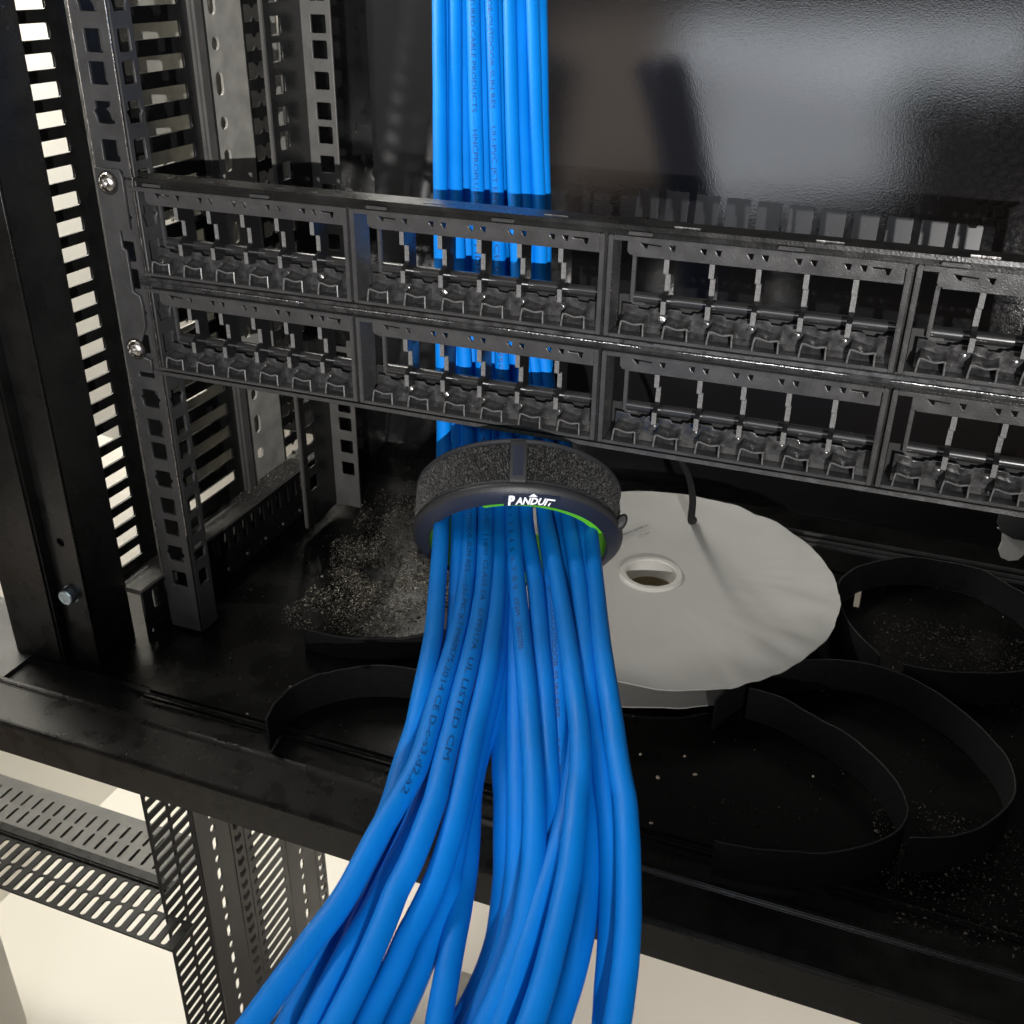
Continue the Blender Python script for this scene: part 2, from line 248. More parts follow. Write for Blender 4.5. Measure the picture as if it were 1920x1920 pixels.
'f2': [[109.6,142.7,87.6],[114.1,132.0,74.6],[118.3,122.0,61.7],[122.0,112.9,49.0],[125.4,104.7,36.3],[128.8,97.0,23.7],[132.1,89.9,11.0],[135.5,83.1,-1.6],[139.2,76.6,-14.2],[143.4,70.4,-26.8],[147.9,64.7,-39.5],[152.5,59.2,-52.2],[156.9,53.8,-64.9],[160.8,48.8,-77.9],[164.3,43.2,-90.8],[167.4,35.9,-103.0],[170.9,26.1,-114.0],[175.3,13.6,-119.0],[181.2,-2.8,-121.3],[188.4,-22.6,-120.8],[194.8,-40.0,-120.8],[200.8,-56.3,-120.6],[207.2,-73.5,-119.0],[213.6,-90.8,-116.5],[219.4,-106.4,-114.2],[224.1,-118.9,-113.6],[228.1,-129.2,-114.1],[231.8,-138.8,-114.7],[235.5,-148.0,-115.1],[238.8,-156.6,-115.7],[241.9,-164.5,-116.5],[244.7,-171.6,-117.6],[247.1,-178.0,-119.2],[249.1,-184.0,-121.1],[250.8,-189.8,-123.0],[252.2,-195.5,-124.8],[253.2,-201.2,-126.5],[253.6,-206.7,-128.4],[253.5,-212.2,-130.4],[253.0,-217.7,-132.3],[252.5,-223.1,-134.1],[251.9,-228.5,-135.7]],
'c6': [[112.5,134.1,87.6],[117.5,123.3,74.8],[122.2,113.2,62.2],[126.4,104.0,49.7],[130.3,95.6,37.4],[133.9,87.7,25.0],[137.4,80.3,12.7],[140.7,73.2,0.5],[143.9,66.2,-11.8],[147.0,59.5,-24.0],[150.0,53.0,-36.3],[153.0,46.8,-48.6],[156.0,40.9,-61.0],[158.8,35.6,-73.6],[161.9,30.0,-86.1],[165.7,23.2,-98.1],[170.5,14.7,-109.0],[175.8,3.4,-114.1],[182.3,-12.1,-116.4],[190.0,-31.1,-115.9],[197.0,-47.7,-116.0],[203.7,-63.4,-115.8],[210.8,-79.9,-114.2],[217.8,-96.6,-111.6],[224.1,-111.7,-109.3],[229.3,-123.8,-108.6],[233.6,-133.8,-109.1],[237.6,-143.1,-109.6],[241.4,-152.1,-109.9],[244.9,-160.5,-110.4],[248.0,-168.3,-111.0],[250.6,-175.3,-112.1],[252.8,-181.7,-113.6],[254.6,-187.6,-115.3],[255.9,-193.4,-117.1],[257.1,-199.2,-118.7],[257.9,-204.8,-120.4],[257.9,-210.4,-122.2],[257.7,-215.8,-124.0],[257.4,-221.1,-125.9],[256.8,-226.4,-127.6],[256.4,-231.5,-129.2]],
'c7': [[120.0,146.7,87.8],[124.8,135.4,74.8],[129.2,124.8,61.9],[133.2,115.1,49.3],[137.0,106.2,36.7],[140.5,97.9,24.2],[143.9,90.1,11.8],[147.3,82.6,-0.6],[150.6,75.2,-12.9],[153.9,68.2,-25.3],[157.1,61.5,-37.6],[160.2,55.0,-50.0],[163.3,48.8,-62.5],[166.1,43.2,-75.2],[169.0,37.2,-87.8],[172.2,30.0,-99.7],[175.6,20.7,-110.7],[180.0,8.9,-115.9],[186.2,-6.8,-118.3],[194.3,-25.9,-117.8],[202.0,-42.3,-117.9],[209.0,-57.9,-117.8],[215.8,-74.6,-116.2],[222.5,-91.5,-113.7],[228.5,-106.7,-111.5],[233.5,-118.9,-110.9],[237.5,-128.9,-111.6],[241.3,-138.3,-112.2],[244.8,-147.3,-112.7],[248.0,-155.7,-113.3],[250.9,-163.5,-114.2],[253.2,-170.6,-115.4],[254.9,-177.1,-117.1],[256.1,-183.2,-119.1],[256.9,-189.2,-121.1],[257.3,-195.2,-122.9],[257.2,-201.1,-124.8],[257.3,-206.6,-126.9],[257.7,-211.8,-128.9],[257.8,-216.9,-131.0],[257.6,-222.0,-132.9],[257.3,-227.1,-134.7]],
'i1': [[124.7,148.5,87.8],[129.3,137.3,74.8],[133.6,126.9,62.0],[137.6,117.4,49.3],[141.3,108.7,36.7],[144.8,100.6,24.2],[148.1,93.0,11.7],[151.4,85.6,-0.8],[154.8,78.5,-13.2],[158.0,71.6,-25.6],[161.2,65.1,-38.1],[164.3,58.8,-50.6],[167.5,52.7,-63.2],[170.4,47.3,-76.0],[173.5,41.5,-88.7],[177.0,34.5,-100.8],[181.2,25.5,-111.8],[186.1,14.0,-117.1],[192.6,-1.6,-119.6],[200.5,-20.7,-119.2],[207.6,-37.4,-119.3],[214.0,-53.3,-119.3],[220.5,-70.1,-117.8],[226.8,-87.2,-115.3],[232.4,-102.8,-113.1],[236.8,-115.3,-112.5],[240.6,-125.5,-113.2],[244.1,-135.1,-113.7],[247.3,-144.4,-114.2],[250.3,-153.1,-114.8],[252.7,-161.3,-115.5],[254.5,-168.7,-116.7],[256.2,-175.4,-118.3],[257.8,-181.5,-120.1],[259.1,-187.5,-122.0],[260.0,-193.4,-123.7],[260.6,-199.2,-125.5],[261.0,-204.8,-127.4],[261.4,-210.1,-129.3],[261.6,-215.2,-131.2],[261.8,-220.3,-133.0],[262.1,-225.3,-134.7]],
'c8': [[120.5,137.2,87.8],[125.3,126.1,74.9],[129.8,115.7,62.3],[133.9,106.3,49.9],[137.7,97.6,37.5],[141.3,89.6,25.3],[144.8,82.0,13.0],[148.3,74.7,0.8],[151.8,67.7,-11.4],[155.2,60.9,-23.5],[158.5,54.4,-35.7],[161.9,48.2,-47.9],[165.3,42.3,-60.2],[168.7,37.0,-72.7],[172.5,31.6,-85.1],[177.0,25.0,-96.9],[182.4,16.5,-107.6],[188.3,5.4,-112.6],[195.8,-9.8,-114.8],[204.3,-28.6,-114.2],[211.8,-45.1,-114.1],[218.7,-60.8,-113.8],[225.8,-77.4,-112.1],[232.6,-94.2,-109.3],[238.7,-109.5,-106.9],[243.6,-121.8,-106.0],[247.9,-131.8,-106.3],[251.8,-141.2,-106.7],[255.1,-150.5,-106.8],[257.7,-159.3,-107.1],[259.5,-167.5,-107.6],[261.5,-174.9,-108.5],[263.0,-181.6,-109.8],[264.3,-187.8,-111.4],[265.2,-193.8,-113.0],[266.0,-199.8,-114.4],[266.6,-205.5,-115.8],[267.1,-210.9,-117.4],[267.4,-216.1,-119.0],[267.5,-221.3,-120.6],[267.4,-226.4,-122.1],[267.3,-231.4,-123.4]],
'g1': [[120.7,154.2,87.8],[125.5,143.0,74.6],[129.9,132.5,61.6],[134.0,123.1,48.8],[137.8,114.4,36.0],[141.4,106.3,23.3],[144.9,98.7,10.7],[148.4,91.5,-2.0],[152.0,84.4,-14.6],[155.5,77.6,-27.2],[159.0,71.0,-39.8],[162.4,64.7,-52.5],[166.0,58.6,-65.2],[169.5,53.1,-78.1],[173.4,47.4,-90.9],[178.0,40.4,-103.0],[183.5,31.5,-114.1],[189.2,19.8,-119.2],[196.1,4.1,-121.7],[204.2,-15.3,-121.2],[211.3,-32.3,-121.3],[217.9,-48.5,-121.2],[224.6,-65.6,-119.6],[231.0,-83.1,-116.9],[236.7,-99.0,-114.5],[241.3,-112.0,-113.6],[245.0,-122.8,-113.8],[248.5,-133.2,-113.9],[251.7,-143.3,-113.8],[254.2,-153.0,-113.5],[256.2,-162.3,-113.4],[257.7,-170.9,-113.6],[258.5,-178.7,-114.3],[259.0,-185.7,-115.5],[259.4,-192.3,-116.8],[259.8,-198.6,-118.2],[260.1,-204.6,-119.7],[260.2,-210.2,-121.4],[260.4,-215.4,-123.3],[260.5,-220.5,-125.1],[260.5,-225.6,-126.8],[260.5,-230.6,-128.2]],
'c9': [[124.0,143.3,87.8],[128.6,132.0,74.9],[133.0,121.3,62.2],[137.1,111.6,49.7],[140.9,102.7,37.2],[144.5,94.4,24.9],[148.1,86.6,12.6],[151.6,79.1,0.3],[155.2,71.9,-11.9],[158.6,64.8,-24.1],[161.8,58.1,-36.3],[165.0,51.7,-48.5],[168.4,45.6,-60.8],[172.1,40.4,-73.3],[176.6,35.1,-85.8],[182.4,28.9,-97.6],[189.9,21.3,-108.3],[196.8,10.5,-113.4],[203.9,-4.5,-115.8],[211.6,-23.2,-115.5],[218.5,-39.5,-115.8],[224.7,-54.7,-115.9],[230.9,-71.1,-114.6],[236.9,-87.7,-112.4],[242.1,-102.9,-110.4],[246.4,-115.1,-109.9],[250.3,-125.0,-110.7],[254.1,-134.3,-111.3],[258.3,-143.0,-111.9],[262.0,-151.2,-112.5],[265.2,-158.9,-113.3],[268.1,-165.8,-114.4],[270.5,-172.1,-116.0],[272.5,-178.0,-117.9],[274.3,-183.6,-119.8],[275.9,-189.2,-121.5],[277.4,-194.6,-123.2],[278.7,-199.8,-125.1],[279.8,-204.7,-127.0],[281.0,-209.4,-129.0],[282.1,-214.0,-130.8],[283.1,-218.6,-132.5]],
'h1': [[125.1,158.3,87.9],[130.0,146.8,74.6],[134.6,136.0,61.6],[138.8,126.1,48.8],[142.7,117.0,36.0],[146.4,108.6,23.4],[150.1,100.6,10.7],[153.6,92.9,-1.8],[157.2,85.5,-14.4],[160.6,78.2,-26.9],[163.9,71.3,-39.4],[167.2,64.7,-51.9],[170.5,58.3,-64.5],[173.8,52.6,-77.3],[177.5,46.8,-90.0],[181.9,39.7,-102.1],[187.3,31.0,-113.1],[193.0,19.4,-118.3],[199.8,3.8,-120.8],[207.6,-15.6,-120.4],[214.3,-32.6,-120.5],[220.7,-48.7,-120.4],[227.1,-65.7,-118.9],[233.5,-83.0,-116.3],[239.2,-98.6,-114.1],[243.9,-111.2,-113.4],[247.8,-121.5,-113.9],[251.5,-131.3,-114.5],[254.9,-140.6,-114.8],[258.1,-149.4,-115.3],[260.9,-157.5,-116.0],[263.5,-164.8,-117.0],[265.6,-171.5,-118.5],[267.3,-177.7,-120.2],[268.6,-183.7,-122.0],[269.6,-189.8,-123.6],[270.4,-195.6,-125.2],[270.9,-201.2,-126.9],[271.1,-206.7,-128.7],[271.0,-212.1,-130.5],[270.9,-217.4,-132.1],[270.9,-222.6,-133.6]],
'c12': [[129.5,155.1,87.9],[134.2,143.4,74.8],[138.7,132.4,61.9],[142.8,122.4,49.2],[146.6,113.1,36.6],[150.3,104.4,24.1],[153.8,96.2,11.6],[157.3,88.3,-0.8],[160.8,80.7,-13.1],[163.8,73.2,-25.4],[166.5,66.0,-37.7],[169.3,59.1,-50.1],[172.2,52.5,-62.5],[175.5,46.9,-75.1],[179.7,41.4,-87.6],[185.3,34.9,-99.6],[192.5,27.1,-110.4],[199.3,16.2,-115.6],[207.0,1.1,-118.0],[215.1,-17.8,-117.6],[221.3,-34.7,-117.7],[227.1,-50.7,-117.7],[233.1,-67.6,-116.2],[239.0,-84.7,-113.8],[244.4,-100.1,-111.7],[248.8,-112.4,-111.1],[252.5,-122.5,-111.9],[256.0,-131.9,-112.6],[259.3,-141.0,-113.1],[262.4,-149.4,-113.8],[265.6,-157.0,-114.8],[268.6,-163.8,-116.1],[271.1,-169.9,-117.9],[273.4,-175.5,-120.0],[275.3,-180.9,-122.2],[277.0,-186.3,-124.2],[278.5,-191.5,-126.2],[279.9,-196.4,-128.4],[281.0,-201.2,-130.7],[281.9,-205.9,-133.0],[282.7,-210.5,-135.1],[283.6,-215.0,-137.1]],
'c11': [[130.1,140.8,87.9],[134.9,130.0,75.1],[139.4,120.0,62.4],[143.4,110.8,50.0],[147.1,102.5,37.6],[150.6,94.7,25.2],[154.0,87.4,12.9],[157.4,80.4,0.6],[160.9,73.7,-11.7],[163.9,67.0,-24.0],[166.6,60.5,-36.4],[169.4,54.3,-48.7],[172.6,48.4,-61.2],[176.2,43.5,-73.8],[181.1,38.6,-86.4],[187.8,32.8,-98.3],[196.8,25.8,-109.1],[204.5,15.3,-114.1],[211.4,-0.3,-116.4],[218.6,-20.0,-115.7],[224.9,-37.3,-115.5],[230.8,-53.8,-115.0],[236.8,-71.3,-113.1],[242.7,-88.9,-110.1],[248.2,-104.7,-107.5],[252.9,-117.3,-106.6],[257.0,-127.5,-106.9],[260.8,-137.0,-107.1],[264.3,-146.2,-107.3],[267.8,-154.7,-107.6],[271.2,-162.4,-108.1],[273.7,-169.5,-109.0],[275.9,-175.9,-110.4],[277.7,-181.8,-112.1],[279.4,-187.4,-113.8],[281.0,-193.0,-115.3],[282.3,-198.4,-116.9],[283.4,-203.5,-118.6],[284.2,-208.5,-120.3],[284.9,-213.4,-122.0],[285.4,-218.2,-123.6],[286.0,-223.0,-125.0]],
}
# ================================================ SETTING
FZ = -231.0
b = MB().box(-2500, 2500, -2500, 2500, -662, -660)
tag(link('floor', b.mesh('floor'), 'floorw'), kind='structure')
b = MB().box(-340, -334, -30, 900, -660, 500)
tag(link('wall', b.mesh('wall'), 'wallw'), 'white wall close beside the left side of the rack', kind='structure')
b = MB().box(-340, -334, -700, -31, -660, -340)
tag(link('wall', b.mesh('wall'), 'beige'), 'beige wall beside the front of the rack', kind='structure')
b = MB().box(-1500, -342, 900, 906, -660, 700)
tag(link('wall', b.mesh('wall'), 'beige'), 'beige wall behind the rack at the far left', kind='structure')
# back panel of the cabinet
bk = empty('back_panel', (180, 262, FZ)); tag(bk, 'glossy textured black rear panel of the rack behind the cables', 'panel')
ch(bk, link('sheet', MB().box(-120, 700, 262, 264, -236, 420).mesh('sheet', bevel=.5), 'back'))
sq = MB().box(0, 14.6, 261.6, 261.95, -62, -44).mesh('raised_plate', bevel=.8)  # row of thin raised plates, slightly lighter than the sheet
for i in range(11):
    o = link('raised_plate', sq, 'plate_grey'); o.location = V(148+i*19.2, 0, 7-i*.5); ch(bk, o)
fp = MB().lathe([(0, 0), (3.4, 0), (3.6, .4), (3.4, .8), (0, .8)], (0, 0, 0), 6).mesh('vent_dimple')
fp.transform(Matrix.Rotation(radians(90), 4, 'X'))
for r in range(9):
    for c in range(3):
        o = link('vent_dimple', fp, 'back'); o.location = V(351+c*8.2+(r % 2)*4.1-r*.3, 262, 16-r*7.1); ch(bk, o)
bk.rotation_euler = (radians(-11.5), 0, 0)
# unseen side sheet, added right of the frame for darkness
o = link('unseen_side_sheet', MB().box(470, 473, 0, 262, -236, 420).mesh('unseen_side_sheet'), 'frame'); tag(o, 'unseen black side sheet added for darkness beyond the patch panel', 'panel')

# ================================================ TRAY (base of the cabinet)
tr = empty('rack_base_tray', (180, 0, FZ)); tag(tr, 'glossy black rack base tray with a folded front lip', 'tray')
hx0, hx1, hy0, hy1 = 262, 326, 160, 196
for nme, bx in (('floor_sheet', [(-66, 700, -46, hy0), (-66, hx0, hy0, hy1), (hx1, 700, hy0, hy1), (-66, 700, hy1, 262)]),):
    b = MB()
    for x0, x1, y0, y1 in bx: b.box(x0, x1, y0, y1, FZ-2, FZ)
    ch(tr, link(nme, b.mesh(nme), 'tray'))
ch(tr, link('slot_cover', MB().box(hx0, hx1-3.2, hy0+1.4, hy1-1.2, FZ-3.4, FZ-.8).mesh('slot_cover'), 'tray'))
b = MB().prism([(-46, FZ-.2), (-50, FZ-.2), (-50, FZ-2), (-66, FZ-2), (-66, FZ+.6), (-67.2, FZ+1.4), (-69, FZ+1.2), (-70, FZ), (-91, FZ-.8), (-92.6, FZ-2), (-93, FZ-19), (-92, FZ-20), (-90.5, FZ-19), (-90.5, FZ-4), (-46, FZ-4)], -260, 700, 0)
ch(tr, link('front_lip', b.mesh('front_lip', bevel=.35), 'frame'))
for y in (-47.5, -52.5):
    b = MB().prism([(y-1, FZ-.1), (y-.6, FZ+1.2), (y+.6, FZ+1.2), (y+1, FZ-.1)], 8, 700, 0)
    ch(tr, link('guide_ridge', b.mesh('guide_ridge', smooth=True), 'tray'))
for y in (222, 228, 236):
    b = MB().prism([(y-1, FZ-.1), (y-.6, FZ+1.5), (y+.6, FZ+1.5), (y+1, FZ-.1)], 120, 420, 0)
    ch(tr, link('guide_ridge', b.mesh('guide_ridge', smooth=True), 'rail'))

# ================================================ MOUNTING RAILS
def rail_holes(u0, u1, ztop, zbot, star=True):
    H = []; z = 50.0+42.4*2
    k = 0
    zs = []
    while z > zbot-40:
        zs += [(z-6.1, 0), (z-21.2, 1), (z+6.1-42.4, 0)]; z -= 42.4
    for zc, st in zs:
        if zc+4.6 < ztop and zc-4.6 > zbot:
            if st and star:
                c = (u0+u1)/2; h = 4.4; n = 1.5
                H.append([(u0, zc-h), (u0+1.6, zc-h), (c, zc-h-.1), (u1-1.6, zc-h), (u1, zc-h), (u1, zc-n), (u1+1.3, zc), (u1, zc+n), (u1, zc+h), (c+n, zc+h), (c-n, zc+h), (u0, zc+h), (u0, zc+n), (u0-1.4, zc+.4), (u0-.4, zc-n)])
            else: H.append(rrect(u0, u1, zc-4.4, zc+4.4, .7, 2))
    return H
fr = empty('front_mounting_rail', (-6, 2, FZ)); tag(fr, 'charcoal steel rail with square holes holding the left end of the patch panel', 'rack rail')
me = plate('front_flange', rect(-15.5, 2.6, FZ+2, 130), rail_holes(-10.2, -1.6, 130, FZ+20), 1.6, (0, 2, 0), (1, 0, 0), (0, 0, 1))
ch(fr, link('front_flange', me, 'rail'))
me = plate('side_flange', rect(2.4, 15, FZ+2, 130), rail_holes(5, 12.2, 130, FZ+20), 1.4, (2.9, 0, 0), (0, 1, 0), (0, 0, 1))
ch(fr, link('side_flange', me, 'rail'))
arc = [(-15.4-7*sin(a)*1.0, 2.8+6.5*(1-cos(a))) for a in [radians(10*i) for i in range(10)]]
b = MB().prism([(-15.3, 4.0)]+[(-15.3, 1.6)]+arc[1:]+[(-22.4, 26), (-20.9, 26), (-20.9, 9)], FZ+32, 130, 2)
ch(fr, link('rounded_edge', b.mesh('rounded_edge', smooth=True), 'railgrey'))
b = MB().box(-15.75, -15.3, .9, 1.6, FZ+4, 130); ch(fr, link('edge_bead', b.mesh('edge_bead', bevel=.1), 'steel'))
b = MB().box(2.7, 3.1, .9, 1.4, FZ+60, 130); ch(fr, link('edge_bead', b.mesh('edge_bead', bevel=.1), 'steel'))

rr = empty('rear_mounting_rail', (5, 140, FZ)); tag(rr, 'rear steel rail with two columns of square holes left of the cables', 'rack rail')
me = plate('side_flange', rect(116, 151, FZ+6, 130), rail_holes(121, 130.5, 130, FZ+20, False), 1.4, (0, 0, 0), (0, 1, 0), (0, 0, 1))
ch(rr, link('side_flange', me, 'frame'))
me = plate('rear_flange', rect(0, 18, FZ+6, 130), rail_holes(6.2, 15, 130, FZ+20, False), 1.4, (0, 151, 0), (1, 0, 0), (0, 0, 1))
ch(rr, link('rear_flange', me, 'railgrey'))  # paler grey paints the flash-lit face of the same rail
b = MB().box(-.9, .9, 113.6, 115.8, FZ+6, 130); ch(rr, link('edge_bead', b.mesh('edge_bead', bevel=.3), 'railgrey'))

# ================================================ SIDE FRAME (left)
def slots(y0, y1, ztop, zbot, pitch, h, cols=1, gap=2, off=0):
    out = []; z = ztop
    while z-h > zbot:
        w_ = (y1-y0-gap*(cols-1))/cols
        for c in range(cols):
            a = y0+c*(w_+gap); out.append(rrect(a, a+w_, z-h, z, min(1.0, h*.3), 2))
        z -= pitch
    return out
def side_frame(x, zt, zb, lower=False):
    r = empty('lower_side_frame' if lower else 'slotted_side_frame', (x, 60, zb))
    if not lower:
        ch(r, link('slotted_plate', plate('slotted_plate', rect(-40, 36, zb, zt), slots(-22, 9, 61.5+11.3*6, zb+6, 11.3, 6.2), 1.4, (x, 0, 0), (0, 1, 0), (0, 0, 1), .2), 'frame'))
        ch(r, link('slotted_plate', plate('slotted_plate', rect(38, 103, zb, zt), slots(52, 96, 58.6+14.2*5, zb+4, 14.2, 6.9), 1.4, (x, 0, 0), (0, 1, 0), (0, 0, 1), .2), 'frame'))
        ch(r, link('post', MB().prism([(103, x-2), (103, x+3), (105, x+5), (110, x+5), (112, x+3), (112, x-2)][::1], zb, zt, 2).mesh('post') if False else MB().box(x-2, x+4, 103, 112, zb, zt).mesh('post', bevel=1.6), 'railgrey'))
        H = []; z = 66+38.4*2; i = 0
        while z > zb+12:
            h = (11.5, 6.5)[i % 2]; H.append(rrect(120.4, 126.4, z-h/2, z+h/2, 2.6, 3)); z -= 19.2*1.0; i += 1
        ch(r, link('oval_hole_plate', plate('oval_hole_plate', rect(112.2, 149, zb, zt), H, 1.4, (x, 0, 0), (0, 1, 0), (0, 0, 1), .2), 'light'))  # paler coat puts transmitted light into the plate colour
        H = []; z = 64+14.2*5; i = 0
        while z > zb+10:
            H.append([(151, z), (158, z), (160, z-2), (162, z), (168, z), (168, z-8.4), (162, z-8.4), (160, z-6), (158, z-8.4), (151, z-8.4)]); z -= 14.2
        ch(r, link('toothed_plate', plate('toothed_plate', rect(149.5, 176, zb, zt), H, 1.4, (x, 0, 0), (0, 1, 0), (0, 0, 1), .2), 'frame'))
        # cable finger guide standing just outside the slots
        H = []; z = 60+14.2*5
        while z > zb+8:
            H.append([(58, z), (70, z), (71, z-2), (72, z), (80, z), (80, z-3.4), (58, z-3.4)]); z -= 14.2
        ch(r, link('finger_guide', plate('finger_guide', rect(46, 97, zb, zt), H, 1.6, (x-25, 32, 0), (0, 1, 0), (0, 0, 1), .2), 'light'))
        ch(r, link('guide_backing', MB().box(x-34, x-33, 150, 235, zb, zt).mesh('guide_backing'), 'light'))
    else:
        ch(r, link('slotted_plate', plate('slotted_plate', rect(-25, 11, zb, zt), slots(-23, 9, zt-4, zb+6, 9.3, 4.4, 2, 1.8), 1.4, (x, 0, 0), (0, 1, 0), (0, 0, 1), .2), 'dark'))
        for y0, y1, dk in ((12, 43, 0), (101, 136, 0)):
            H = []; z = zt-8; i = 0
            while z > zb+12:
                h = (10, 5.5)[i % 2]; H.append(rrect((y0+y1)/2-2.2, (y0+y1)/2+2.2, z-h/2, z+h/2, 2.1, 3)); z -= 13.5; i += 1
            ch(r, link('oval_hole_plate', plate('oval_hole_plate', rect(y0, y1, zb, zt), H, 1.4, (x, 0, 0), (0, 1, 0), (0, 0, 1), .2), 'rail'))
        for y0, y1 in ((43.5, 56), (137, 150)):
            H = []; z = zt-6
            while z > zb+10:
                c = (y0+y1)/2; H.append([(c-3.5, z), (c-1, z-2.5), (c+3, z-1), (c+3.5, z-6), (c, z-8), (c-3, z-6.5)]); z -= 11
            ch(r, link('chain_edge', plate('chain_edge', rect(y0, y1, zb, zt), H, 2.0, (x, 0, 0), (0, 1, 0), (0, 0, 1), .3), 'rail'))
        ch(r, link('slotted_plate', plate('slotted_plate', rect(57, 99.5, zb, zt), slots(60, 96, zt-4, zb+6, 10.5, 4.6, 1), 1.4, (x, 0, 0), (0, 1, 0), (0, 0, 1), .2), 'rail'))
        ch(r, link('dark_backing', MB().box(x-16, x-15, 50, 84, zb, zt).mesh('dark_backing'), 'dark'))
    return r
M['light'] = mat('light_grey_and_lit_coat', (.30, .295, .27), .4, bump=.3, bscale=900, var=.2, vscale=90)
sf = side_frame(-35, 150, -203); tag(sf, 'black slotted side frame with slots and oval holes beside the front rail', 'rack frame')
# ledge and slotted skirt at its foot
b = MB().prism([(-36.5, -200), (-36.5, -202), (-20, -202.5), (-18, -200.6), (-18.6, -199.6)], -14, 172, 1)
ch(sf, link('dusty_ledge', b.mesh('dusty_ledge'), 'railgrey'))
H = []; y = -34.0
while y < 148:
    H.append(rrect(y, y+4.0, -214.5, -203.5, 1.2, 2)); y += 9.1
me = plate('slotted_skirt', rect(-14, 172, FZ, -201.5), [h for h in H if h[0][0] > -6]+[[(yy+1.3*cos(a), FZ+5+1.3*sin(a)) for a in [2*pi*i/8 for i in range(8)]] for yy in range(-10, 160, 20)], 1.4, (-18.8, 0, 0), (0, 1, 0), (0, 0, 1), .2)
ch(sf, link('slotted_skirt', me, 'frame'))
b = MB().box(-33, -32, 10, 160, FZ+1, -204); ch(sf, link('skirt_backing', b.mesh('skirt_backing'), 'light'))
b = MB().box(-18, -16.6, -14, 172, FZ+8.5, FZ+10); ch(sf, link('crease', b.mesh('crease', bevel=.4), 'frame'))
rv = MB().lathe([(0, 1), (.8, .9), (1.3, .4), (1.5, 0)], (0, 0, 0), 12).mesh('rivet', smooth=True); rv.transform(Matrix.Rotation(radians(90), 4, 'Y'))
for i in range(8):
    o = link('rivet', rv, 'rail'); o.location = V(-18, 28+i*19.6-10, FZ+4.6); ch(sf, o)
ch(sf, link('rear_corner', MB().box(-22, -20, 196, 261, FZ, 150).mesh('rear_corner'), 'frame'))
lf = side_frame(-35, -305, -655, True); tag(lf, 'black slotted frame under the tray with oval holes and a chain-like edge', 'rack frame')

# slotted beam below, running to the left
bm_ = empty('slotted_beam', (-200, 0, -420)); tag(bm_, 'grey slotted beam below the tray running left over the white floor', 'beam')
def uslots(x0, x1, pitch, y0, y1, w_, cols, gap):
    out = []; x = x0; wd = (y1-y0-gap*(cols-1))/cols
    while x+w_ < x1:
        for c in range(cols):
            a = y0+c*(wd+gap); out.append(rrect(x, x+w_, a, a+wd, w_*.45, 2))
        x += pitch
    return out
me = plate('top_flange', rect(-420, -38, -9, 26), uslots(-418, -42, 9.0, -6, 18, 2.0, 2, 2.4), 1.4, (0, 0, -420), (1, 0, 0), (0, 1, 0), .2)
ch(bm_, link('top_flange', me, 'railgrey'))
ch(bm_, link('under_plate', MB().box(-420, -40, -14, 24, -428, -427).mesh('under_plate'), 'dark'))
ch(bm_, link('fold', MB().box(-420, -36, -16, -9, -422, -418.5).mesh('fold', bevel=1), 'frame'))
me = plate('lower_flange', [(-420, -51), (-9, -51), (-9, -30), (-36.5, -30), (-36.5, -16.5), (-420, -16.5)], uslots(-418, -39, 8.5, -49, -18, 4.0, 2, 1.2)+uslots(-36.5, -10, 8.5, -49, -32, 4.0, 1, 1), 1.4, (0, 0, -422), (1, 0, 0), (0, 1, 0), .2)
ch(bm_, link('lower_flange', me, 'frame'))
o = bm_
# floor level pieces seen between the cables at the bottom
for nme, x0, x1, y, lab in (('perforated_foot', 96, 150, 124, 'grey perforated foot plate on the white floor seen left between the cables'), ('perforated_foot', 196, 330, 112, 'grey perforated foot plate on the white floor seen right of the cables')):
    H = [rrect(x, x+7, y-44, y-22, 2, 2) for x in range(int(x0)+6, int(x1)-10, 16)]
    o = link(nme, plate(nme, rect(x0, x1, y-90, y), H, 8, (0, 0, -600), (1, 0, 0), (0, 1, 0), 1), 'light')
    tag(o, lab, 'foot plate')

wb = link('white_cabinet', MB().box(-700, -222, -60, 0, -659, -505).mesh('white_cabinet', bevel=2), 'wallw'); tag(wb, 'pale cabinet corner at the bottom left below the slotted beam', 'cabinet')
# ================================================ FRONT PILLAR
pl = empty('cabinet_pillar', (-50, -30, FZ)); tag(pl, 'wide black front pillar of the rack at the left edge', 'pillar')
me = plate('bolt_strip', rect(-45, -28, FZ, 150), [[(-36.7+2.1*cos(a), -161+2.1*sin(a)) for a in [2*pi*i/14 for i in range(14)]]], 1.4, (0, -40, 0), (1, 0, 0), (0, 0, 1), .3)
ch(pl, link('bolt_strip', me, 'frame'))
ch(pl, link('inner_face', MB().box(-29.4, -28.4, -39, -13, FZ, 150).mesh('inner_face', bevel=.3), 'frame'))
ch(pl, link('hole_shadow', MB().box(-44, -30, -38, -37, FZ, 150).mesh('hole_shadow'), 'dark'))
ch(pl, link('outer_column', MB().box(-76, -45.2, -47, -10, FZ, 150).mesh('outer_column', bevel=1.2), 'frame'))
ch(pl, link('foot_plate', MB().box(-260, -66, -66, -10, FZ-2, FZ+.5).mesh('foot_plate'), 'rail'))
bo = empty('hex_bolt', (-37, -40, -190)); tag(bo, 'silver blue zinc bolt on the lower part of the black pillar', 'bolt')
me = MB().lathe([(0, 5.2), (3.6, 5.2), (4.1, 4.7), (4.2, 2.2), (4.2, 1.4)], (0, 0, 0), 28).mesh('head', smooth=True); me.transform(Matrix.Rotation(radians(90), 4, 'X'))
o = link('head', me, 'zinc', bo)
